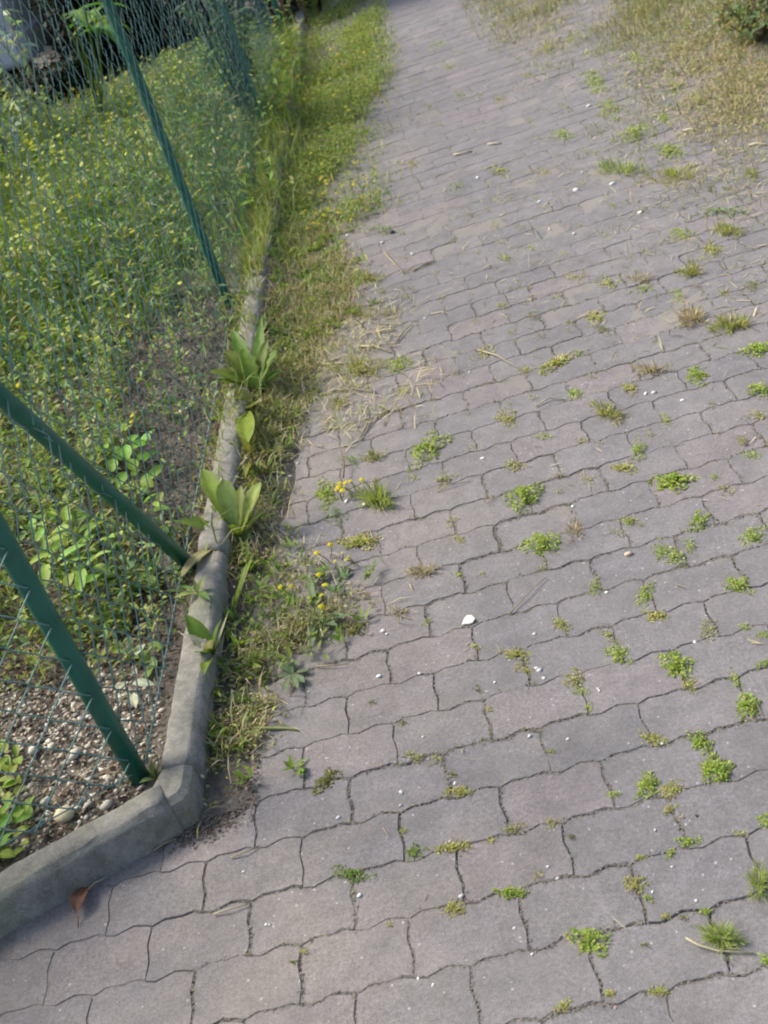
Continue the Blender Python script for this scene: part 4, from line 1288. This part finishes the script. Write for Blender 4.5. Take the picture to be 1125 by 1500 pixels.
def flower(px, py, z, rpx, label, group, root_xy=None, parts=True, c=(.72, .60, .02)):
    top = G(px, py, z); d = PX(top)[2]
    rr = rpx * .85 * d / F_PX
    foot = np.array([top[0] + rng.normal(0, .012), top[1] + rng.normal(0, .012), BED_Z if root_xy == 'bed' else 0.0])
    root = tag(empty('yellow_flower', tuple(foot)), label, 'flower', group)
    mb = MB()
    t = top - foot
    tube(mb, [(0, 0, 0), t * .5 + np.array([.004, 0, 0]), t * .98], .0013, (.20, .26, .08), 4)
    mb.build('stem', LEAF, root)
    mb = MB()
    nn = unit(np.array([rng.normal(0, .3), rng.normal(-.15, .3), 1.0])); a = unit(np.cross(nn, [.2, .9, .1])); b2 = np.cross(nn, a)
    V = [t + nn * rr * .5]; n1 = 11
    for ring, (ra, hz) in enumerate(((.55, .42), (1.0, .12))):
        for k in range(n1):
            q = 2 * np.pi * (k + .5 * ring) / n1
            V.append(t + (a * np.cos(q) + b2 * np.sin(q)) * rr * ra * rng.uniform(.88, 1.1) + nn * rr * (hz + rng.uniform(-.08, .08)))
    Fc = [[0, 1 + k, 1 + (k + 1) % n1] for k in range(n1)]
    for k in range(n1):
        Fc.append([1 + k, 1 + n1 + k, 1 + (k + 1) % n1])
        Fc.append([1 + (k + 1) % n1, 1 + n1 + k, 1 + n1 + (k + 1) % n1])
    mb.add(V, Fc, jit(c, len(V), .08, .03))
    mb.build('flower_head', PETAL, root)
    return root
for x, y, q, lb in ((464, 810, 5, 'second yellow flower from the top above the toothed rosette'), (484, 798, 5, 'topmost yellow flower above the toothed rosette'), (411, 860, 4.5, 'smaller left flower of the pair left of the toothed rosette flowers'),
                    (427, 859, 5.5, 'larger right flower of the pair left of the toothed rosette flowers'), (467, 842, 5.5, 'yellow flower casting a shadow, topmost of the column over the rosette'), (476, 857, 6, 'biggest yellow flower in the column over the rosette'),
                    (471, 872, 5, 'pale upper flower of the touching pair on the rosette'), (471, 889, 6, 'lower flower of the touching pair on the rosette')):
    flower(x, y, .05, q, lb, 'yellow flowers of the toothed rosette')
for x, y, q in ((491, 822, 3.5), (507, 820, 4), (511, 816, 3.5), (501, 810, 3)):
    flower(x, y, .03, q, 'small pale yellow flower right of the toothed rosette', 'pale yellow flowers right of the rosette', c=(.66, .60, .10))
for x, y, q in ((498, 708, 5), (506, 707, 5), (496, 714, 5.5), (502, 718, 5), (513, 705, 4.5), (530, 703, 4.5), (493, 719, 4.5), (505, 713, 4)):
    flower(x, y, .035, q, 'yellow flower of the dense cluster beside the spiky grass tuft', 'yellow flower cluster by the spiky grass')
for x, y, q in ((472, 251, 3.6), (471, 260, 4), (479, 270, 4), (475, 283, 4), (503, 272, 4), (518, 270, 3.6), (468, 288, 3.4), (532, 288, 4), (519, 295, 3.5), (509, 300, 3.5), (498, 294, 3.5), (476, 306, 3.5), (481, 306, 4), (491, 307, 3.6), (463, 312, 3.5), (444, 313, 4), (447, 309, 3.5), (411, 313, 4.5), (460, 327, 4), (467, 328, 4), (538, 308, 3.4), (512, 304, 3), (390, 327, 4)):
    flower(x, y, .04, q, 'yellow flower scattered in the green verge beside the far kerb', 'yellow flowers of the far verge')
for x, y, q, z, lb in ((194, 609, 4.6, .16, 'upper yellow flower of a pair above the ovate leaved garden plant'), (193, 618, 4.6, .15, 'lower yellow flower of a pair above the ovate leaved garden plant'), (27, 565, 4.5, .25, 'single yellow flower behind the fence just above the slanted brace'),
                       (318, 460, 4, .08, 'single yellow flower on bare soil near the foot of the second post'), (418, 422, 3.6, .03, 'single yellow flower at the kerb foot opposite the second post'), (158, 572, 3.4, .12, 'dull yellow flower left above the flower pair behind the fence')):
    flower(x, y, z, q, lb, None, 'bed' if x < 330 else None)

for k in range(46):
    y = rng.uniform(70, 335)
    x = rng.uniform(415 + max(0, (110 - y)) * .1, 540 - max(0, y - 250) * .25)
    flower(x, y, rng.uniform(.03, .09), rng.uniform(2.4, 3.8), 'yellow flower scattered in the green verge beside the far kerb', 'yellow flowers of the far verge', c=(.70, .62, .06))

# garden plants behind the fence
r, b_ = plant('ovate_leaved_plant', 205, 765, BED_Z, 'bright green ovate leaved plant behind the lower end of the slanted brace', 'plant')
for q in ((186, 625), (150, 655), (165, 680), (185, 660), (205, 650), (215, 640), (222, 665), (228, 690), (200, 690), (178, 700), (190, 712), (205, 720), (232, 735), (215, 700), (236, 745), (160, 640), (180, 730), (196, 640), (172, 662), (208, 668), (192, 678), (214, 708), (220, 728)):
    stem_leaf(r, b_, q[0], q[1], rng.uniform(.08, .19), rng.uniform(.050, .072), rng.uniform(.032, .044), (.22 + rng.uniform(-.03, .05), .40 + rng.uniform(-.04, .05), .06))
mb = MB()
for k in range(7):
    tube(mb, [(0, 0, 0), (rng.normal(0, .02), rng.normal(0, .02), .07), (rng.normal(0, .05), rng.normal(0, .05), .14)], .002, (.14, .2, .05), 4)
mb.build('stems', LEAF, r)
r, b_ = plant('lush_leaved_plant', 122, 862, BED_Z, 'lush bright green plant with long leaves between the corner post and the brace', 'plant')
for q in ((93, 735), (48, 765), (62, 772), (75, 750), (80, 790), (98, 778), (118, 756), (130, 770), (142, 795), (118, 850), (108, 820), (90, 812), (55, 818), (65, 842), (135, 820), (150, 832), (125, 790), (100, 850), (112, 870), (70, 795), (92, 838), (140, 770), (160, 786), (84, 776), (108, 790), (124, 812), (100, 760), (66, 758), (134, 845), (114, 835), (82, 800), (60, 780), (146, 812), (104, 806), (96, 750)):
    stem_leaf(r, b_, q[0], q[1], rng.uniform(.08, .20), rng.uniform(.060, .095), rng.uniform(.026, .038), (.27 + rng.uniform(-.04, .06), .43 + rng.uniform(-.05, .04), .07), (-.2, .7))
mb = MB()
for k in range(8):
    tube(mb, [(0, 0, 0), (rng.normal(0, .02), rng.normal(0, .02), .07), (rng.normal(0, .05), rng.normal(0, .05), .15)], .0022, (.16, .22, .06), 4)
mb.build('stems', LEAF, r)
r, b_ = plant('side_leaf_plant', 228, 806, BED_Z, 'group of light green leaves beneath the foot of the slanted brace', 'plant')
for q in ((172, 782), (190, 775), (205, 790), (215, 800), (240, 772), (234, 728), (212, 842), (222, 850), (238, 790), (196, 766)):
    stem_leaf(r, b_, q[0], q[1], rng.uniform(.03, .10), rng.uniform(.040, .058), rng.uniform(.020, .028), (.29 + rng.uniform(-.04, .04), .39, .11))
r, b_ = plant('pale_leaved_plant', 205, 1005, BED_Z, 'pale mint coloured plant with floury leaves beside the near kerb', 'plant')
for q in ((199, 922), (212, 930), (182, 948), (190, 968), (176, 1005), (182, 1022), (196, 1025), (210, 1000), (188, 940), (205, 950), (178, 985), (198, 935), (188, 955), (202, 972), (185, 1010), (194, 985)):
    stem_leaf(r, b_, q[0], q[1], rng.uniform(.02, .09), rng.uniform(.040, .060), rng.uniform(.022, .032), (.46 + rng.uniform(-.06, .06), .54, .40))
for q in ((212, 960), (222, 970), (218, 985), (226, 945)):
    stem_leaf(r, b_, q[0], q[1], rng.uniform(.05, .10), .05, .03, (.18, .28, .07))
r, b_ = plant('corner_leafy_weed', -12, 1262, BED_Z, 'bright leafy weed at the left edge above the front kerb', 'plant')
for k in range(110):
    yy_ = rng.uniform(1085, 1265)
    stem_leaf(r, b_, rng.uniform(-40, 24 + 18 * math.sin((yy_ - 1085) / 60)), yy_, rng.uniform(.01, .10), rng.uniform(.028, .046), rng.uniform(.018, .027), (.21 + rng.uniform(-.05, .08), .34 + rng.uniform(-.05, .05), .05), (-.2, .8))
r, b_ = plant('grey_feathery_weed', 40, 800, BED_Z, 'grey green feathery weed between post and brace at the left edge', 'plant')
for k in range(24):
    stem_leaf(r, b_, rng.uniform(-10, 72), rng.uniform(680, 810), rng.uniform(.03, .18), rng.uniform(.03, .055), rng.uniform(.008, .014), (.20, .28, .14), (-.1, .8), 'toothed', tooth=.05)
r, b_ = plant('grass_clump', 218, 860, BED_Z, 'small clump of upright green blades between the long leaved plant and the kerb', 'grass')
for k in range(12):
    aim(b_, 222 + rng.uniform(-14, 22), 800 + rng.uniform(-10, 40), rng.uniform(.05, .11), 'oval', .012, (.14, .26, .05), .3, r, ns=5)
# pale shrub, broad green plant near the car, climber on the far post, bush on the right
def shrub(name, base, label, tips, leafL, leafW, cols, nl, stemc, hz, cat='shrub'):
    root = tag(empty(name, tuple(base)), label, cat)
    mb, ms = MB(), MB()
    for tip in tips:
        t = np.array(tip) - base
        m = t * .55 + np.array([0, 0, .12 * np.linalg.norm(t)])
        pts = [np.zeros(3), m * .6, m, (m + t) / 2 + np.array([0, 0, .03]), t]
        tube(ms, pts, np.linspace(.008, .002, 5), jit(stemc, 1)[0], 5)
        s = rng.uniform(hz, 1.05, nl)
        k = np.clip((s * 4).astype(int), 0, 3); f = (s * 4 - k)[:, None]
        PA = np.array(pts)
        p = PA[k] + (PA[k + 1] - PA[k]) * f + rng.normal(0, .015, (nl, 3))
        leaves(mb, p, rdir(nl, -.9, .7), rng.uniform(.7, 1.2, nl) * leafL, rng.uniform(.7, 1.2, nl) * leafW, pick(cols, [1] * len(cols), nl, .2))
    ms.build('stems', WOOD, root)
    mb.build('crown', LEAF, root)
    return root
b_ = G(95, 215, BED_Z)
shrub('pale_shrub', b_, 'pale grey green shrub in front of the silver car', [b_ + np.array([rng.uniform(-.85, .18), rng.uniform(-.3, .2), rng.uniform(.55, 1.15)]) for _ in range(8)], .11, .036, [(.40, .50, .38), (.30, .42, .30), (.54, .60, .50)], 15, (.3, .3, .24), .4)
b_ = G(20, 262, BED_Z)
shrub('pale_weed', b_, 'pale stemmed weed with narrow leaves at the left edge in front of the shrub', [b_ + np.array([rng.uniform(-.3, .5), rng.uniform(-.2, .2), rng.uniform(.25, .55)]) for _ in range(12)], .09, .03, [(.34, .44, .32), (.26, .36, .22)], 26, (.25, .28, .18), .3, 'weed')
r = tag(empty('broad_bladed_plant', tuple(G(150, 185, BED_Z))), 'tall plant with broad hanging green blades beside the pale shrub', 'plant')
b_ = np.array(r.location)
mb = MB()
tops = [G(q[0], q[1], q[2]) - b_ for q in ((92, 22, 1.0), (106, 30, .95), (124, 12, 1.05), (140, 26, .9))]
for t in tops: tube(mb, [np.zeros(3), t * .5 + np.array([.03, 0, .03]), t], np.array([.010, .008, .005]), (.14, .22, .05), 5)
mb.build('stems', LEAF, r)
for t in tops:
    for k in range(4):
        leaf_part(r, big_leaf(rng.uniform(.26, .40), rng.uniform(.05, .075), rng.uniform(-1.2, .9), rng.uniform(.1, .6), rng.uniform(1.4, 2.0), (.12 + rng.uniform(-.03, .06), .27, .04), kind='oval'), tuple(t * rng.uniform(.8, 1.0)))
b_ = np.array([-2.02, 1.93, BED_Z])  # shrub added out of view to throw shade on the near left paving
shrub('unseen_shade_shrub', b_, 'unseen leafy shrub added left of the front kerb to shade the near paving', [b_ + np.array([rng.normal(0, .22), rng.normal(0, .18), rng.uniform(.5, 1.25)]) for _ in range(26)], .07, .04, MG, 34, (.1, .08, .05), .25)
cb = np.array([P3[0], P3[1], BED_Z])
shrub('climbing_weed', cb + np.array([-.08, .1, 0]), 'tangled blue green climber around the far fence post', [cb + np.array([rng.normal(-.05, .12), rng.normal(.1, .25), rng.uniform(.35, 1.1)]) for _ in range(18)], .06, .028, [(.07, .15, .08), (.05, .11, .06), (.11, .19, .10)], 34, (.08, .09, .05), .25, 'climber')
b_ = G(1112, 62, 0.0)
shrub('verge_bush', b_, 'low grey green bush at the upper right corner', [b_ + np.array([rng.normal(.12, .16), rng.normal(.08, .16), rng.uniform(.08, .26)]) for _ in range(34)], .05, .022, [(.13, .20, .08), (.18, .24, .11), (.30, .28, .14)], 24, (.2, .17, .1), .2)
b_ = G(426, 55, 0.0)
r = tag(empty('dead_stalks', tuple(b_)), 'brown dead stalks standing at the far end of the fence', 'stalks')
for k in range(6):
    mb = MB()
    q = np.array([rng.normal(0, .08), rng.normal(0, .15), 0])
    tube(mb, [q, q + np.array([rng.normal(0, .06), rng.normal(0, .06), .3]), q + np.array([rng.normal(0, .14), rng.normal(0, .14), .62])], np.array([.008, .006, .003]), (.16, .11, .06), 5)
    mb.build('stalk', WOOD, r)

# ------------------------------------------------------------------ small things on the paving
def straw(pts, wpx, label, c=(.50, .44, .30), name='straw', z=.006, group=None):
    P_ = [G(a, b_, z) for a, b_ in pts]
    o = P_[0]; r = wpx / 2 * PX(o)[2] / F_PX
    P_ = [q - o + np.array([0, 0, .004 * math.sin(i * 1.7)]) for i, q in enumerate(P_)]
    mb = MB()
    tube(mb, P_, np.linspace(r, r * .6, len(P_)), c, 5)
    return tag(mb.build(name, DRY, None, tuple(o)), label, 'straw', group)
straw([(312, 1339), (335, 1334), (366, 1323)], 3, 'cream straw lying across a paver below the kerb corner', (.58, .52, .40))
straw([(338, 1256), (360, 1250), (380, 1238)], 3, 'short straw at a joint right of the kerb corner', (.44, .38, .28))
straw([(128, 1303), (140, 1295), (156, 1284)], 3, 'straw running from the brown leaf along the front kerb', (.55, .50, .36))
straw([(225, 1246), (240, 1238), (258, 1228)], 3, 'straw lying by the front kerb near its corner', (.46, .40, .28))
straw([(118, 1304), (132, 1292), (150, 1281)], 2, 'thin pale stalk between the brown leaf and the kerb', (.42, .40, .30))
straw([(463, 976), (490, 976), (512, 972)], 2.5, 'straw stretched right of the blue green rosette', (.48, .40, .28))
straw([(397, 956), (412, 946), (432, 934)], 2.5, 'straw at the lower edge of the mossy strip', (.50, .42, .28))
straw([(358, 1066), (385, 1068), (420, 1066), (438, 1068)], 6, 'thick pale green stalk lying at the path edge above the corner', (.36, .40, .16))
straw([(1005, 1374), (1022, 1386), (1050, 1392), (1105, 1394)], 4, 'long cream straw across the spiky tuft at bottom right', (.56, .52, .34))
straw([(700, 512), (728, 522), (770, 545)], 3, 'straight straw in the upper middle of the path', (.50, .44, .32))
straw([(527, 642), (540, 618), (570, 600)], 3, 'forked straw on the left of the path above the flower cluster', (.48, .42, .28))
straw([(533, 632), (545, 618), (552, 606)], 2, 'short twig beside the forked straw', (.40, .34, .22))
straw([(525, 507), (550, 508), (572, 516)], 4, 'pale straw along the top of the straw strewn clump', (.55, .50, .34))
straw([(460, 533), (490, 535), (512, 530)], 3.5, 'straw at the left of the straw strewn clump', (.58, .54, .38))
straw([(485, 571), (520, 571), (552, 575)], 3, 'straw along the lower edge of the straw strewn clump', (.46, .40, .28))
straw([(553, 486), (566, 484), (580, 483)], 4, 'short bright straw above the straw strewn clump', (.58, .54, .40))
straw([(578, 504), (590, 488), (604, 474)], 3, 'slanting straw up and right of the short bright straw', (.44, .38, .24))
straw([(605, 396), (622, 388), (638, 382)], 3.5, 'pale straw at the upper left part of the path', (.54, .48, .34))
straw([(563, 370), (590, 400), (632, 385)], 2.5, 'bent straw beside the pale straw, upper left part of path', (.44, .38, .26))
straw([(665, 227), (678, 225), (691, 221)], 4, 'short cream straw high on the path', (.60, .56, .46))
straw([(715, 211), (726, 211), (735, 209)], 3.5, 'second short cream straw high on the path, further right', (.56, .52, .42))
straw([(784, 595), (805, 584), (828, 585)], 3, 'pale straw on the path below the yellow green weed line', (.54, .50, .40))
straw([(1000, 192), (1012, 190), (1022, 191)], 4, 'bright cream straw below the straw litter at the upper right', (.66, .62, .48))
straw([(1096, 213), (1110, 211), (1128, 212)], 4, 'cream straw cut by the right edge under the straw litter', (.60, .55, .42))
straw([(745, 900), (775, 870), (800, 845)], 2, 'faint long straw between the dead weed and bushy weeds', (.40, .35, .24))
straw([(640, 720), (660, 712), (690, 704)], 2, 'thin straw right of the spiky grass tuft', (.44, .38, .28))
straw([(550, 700), (548, 720), (546, 735)], 2.5, 'reddish stalk beside the spiky grass tuft', (.32, .22, .15), 'stalk')
straw([(503, 700), (505, 680), (500, 660)], 2.5, 'thin brown stalk standing left of the dark grey green weed', (.26, .17, .12), 'stalk', .02)

# dead leaf by the kerb
r = tag(empty('dead_leaf', tuple(G(117, 1322, .006))), 'curled russet brown dead leaf lying beside the front kerb', 'leaf')
b_ = np.array(r.location)
v0 = G(125, 1300, .012); v1 = G(114, 1342, .010)
v = v1 - v0
mb = big_leaf(np.linalg.norm(v) * 1.0, .036, math.atan2(v[1], v[0]), .25, .5, (.15, .08, .055), fold=.5, kind='oval', rib=1.5)
leaf_part(r, mb, tuple(v0 - b_), 'blade', DRY)
mb = MB(); w = (v1 - b_); u_ = unit(v)
tube(mb, [w, w + u_ * .01 + np.array([.001, 0, -.004]), w + u_ * .022 + np.array([.003, 0, -.006])], .0012, (.25, .12, .08), 4)
mb.build('stalk', DRY, r)

# white scrap and other specks
mb = MB()
o = G(687, 909, .004); sc = PX(o)[2] / F_PX
V = [(0, 0, .004)]
for k in range(11):
    a = 2 * math.pi * k / 11
    V.append((11 * sc * math.cos(a) * rng.uniform(.75, 1.15), 10 * sc * math.sin(a) * rng.uniform(.7, 1.2), rng.uniform(-.002, .004)))
mb.add(V, [[0, 1 + k, 1 + (k + 1) % 11] for k in range(11)], (.86, .87, .90))
V = [(x_, y_, z_ - .002) for x_, y_, z_ in V]
mb.add(V, [[0, 1 + (k + 1) % 11, 1 + k] for k in range(11)], (.8, .8, .84))
tag(mb.build('paper_scrap', PETAL, None, tuple(o)), 'crumpled white scrap in the middle of the path, largest white spot', 'scrap')
for x, y, w in ((588, 1161, 7), (587, 1180, 6), (496, 1198, 8), (527, 1312, 8), (676, 1313, 8), (667, 1148, 6), (790, 983, 9), (797, 994, 7), (786, 979, 6), (555, 991, 8), (561, 925, 8), (567, 929, 6), (508, 735, 9), (534, 740, 8),
                (958, 576, 9), (946, 577, 7), (1000, 587, 7), (754, 1360, 6), (780, 1398, 6), (613, 1434, 6), (635, 1443, 6), (803, 1270, 6), (817, 1287, 6), (783, 929, 7), (889, 868, 6), (839, 742, 6), (707, 672, 7), (688, 545, 5),
                (623, 466, 5), (1018, 941, 7), (876, 1009, 5), (878, 1012, 5), (776, 1079, 7), (832, 1083, 6), (956, 1307, 6), (1020, 1320, 6), (960, 1216, 5), (560, 356, 6), (487, 373, 7), (487, 392, 6), (509, 345, 6), (511, 391, 5), (853, 253, 5),
                (897, 270, 9), (844, 279, 9), (790, 296, 6), (805, 336, 5), (841, 343, 6), (938, 312, 8), (863, 156, 8), (604, 372, 6), (700, 261, 7), (725, 1000, 5), (615, 987, 6), (985, 1270, 5), (660, 1232, 5), (390, 1355, 5), (357, 1277, 6), (395, 1355, 5), (620, 1080, 5), (970, 1090, 5)):
    stone_thing(x, y, w, (.80, .79, .78), beside(x, y, 'white', USED, 'grain') or 'tiny white grain on the paving', 'white grains on the paving', .0, 'white_grain', 'grain', .5)
stone_thing(921, 813, 11, (.68, .50, .36), 'orange tinted pebble below a thin weed in the right half', None, .0, 'pebble', 'pebble', .6)
for i, (x, y, w) in enumerate(((1021, 1196, 7), (575, 341, 11))):
    stone_thing(x, y, w, (.05, .05, .06), ('small dark grain right of the two touching clumps', 'dark chip at the end of a grey green weed at the path edge')[i], None, .0, 'dark_chip', 'chip', .5)
for x, y, w in ((395, 672, 9), (405, 680, 8), (420, 660, 10), (428, 673, 8), (436, 680, 8), (398, 668, 7), (425, 700, 10), (418, 690, 7), (412, 655, 7), (350, 862, 6)):
    stone_thing(x, y, w, (.62, .55, .46), 'pale chip of gravel at the path edge beside the straggling weed', 'pale chips at the path edge', .0, 'gravel_chip', 'chip', .6)
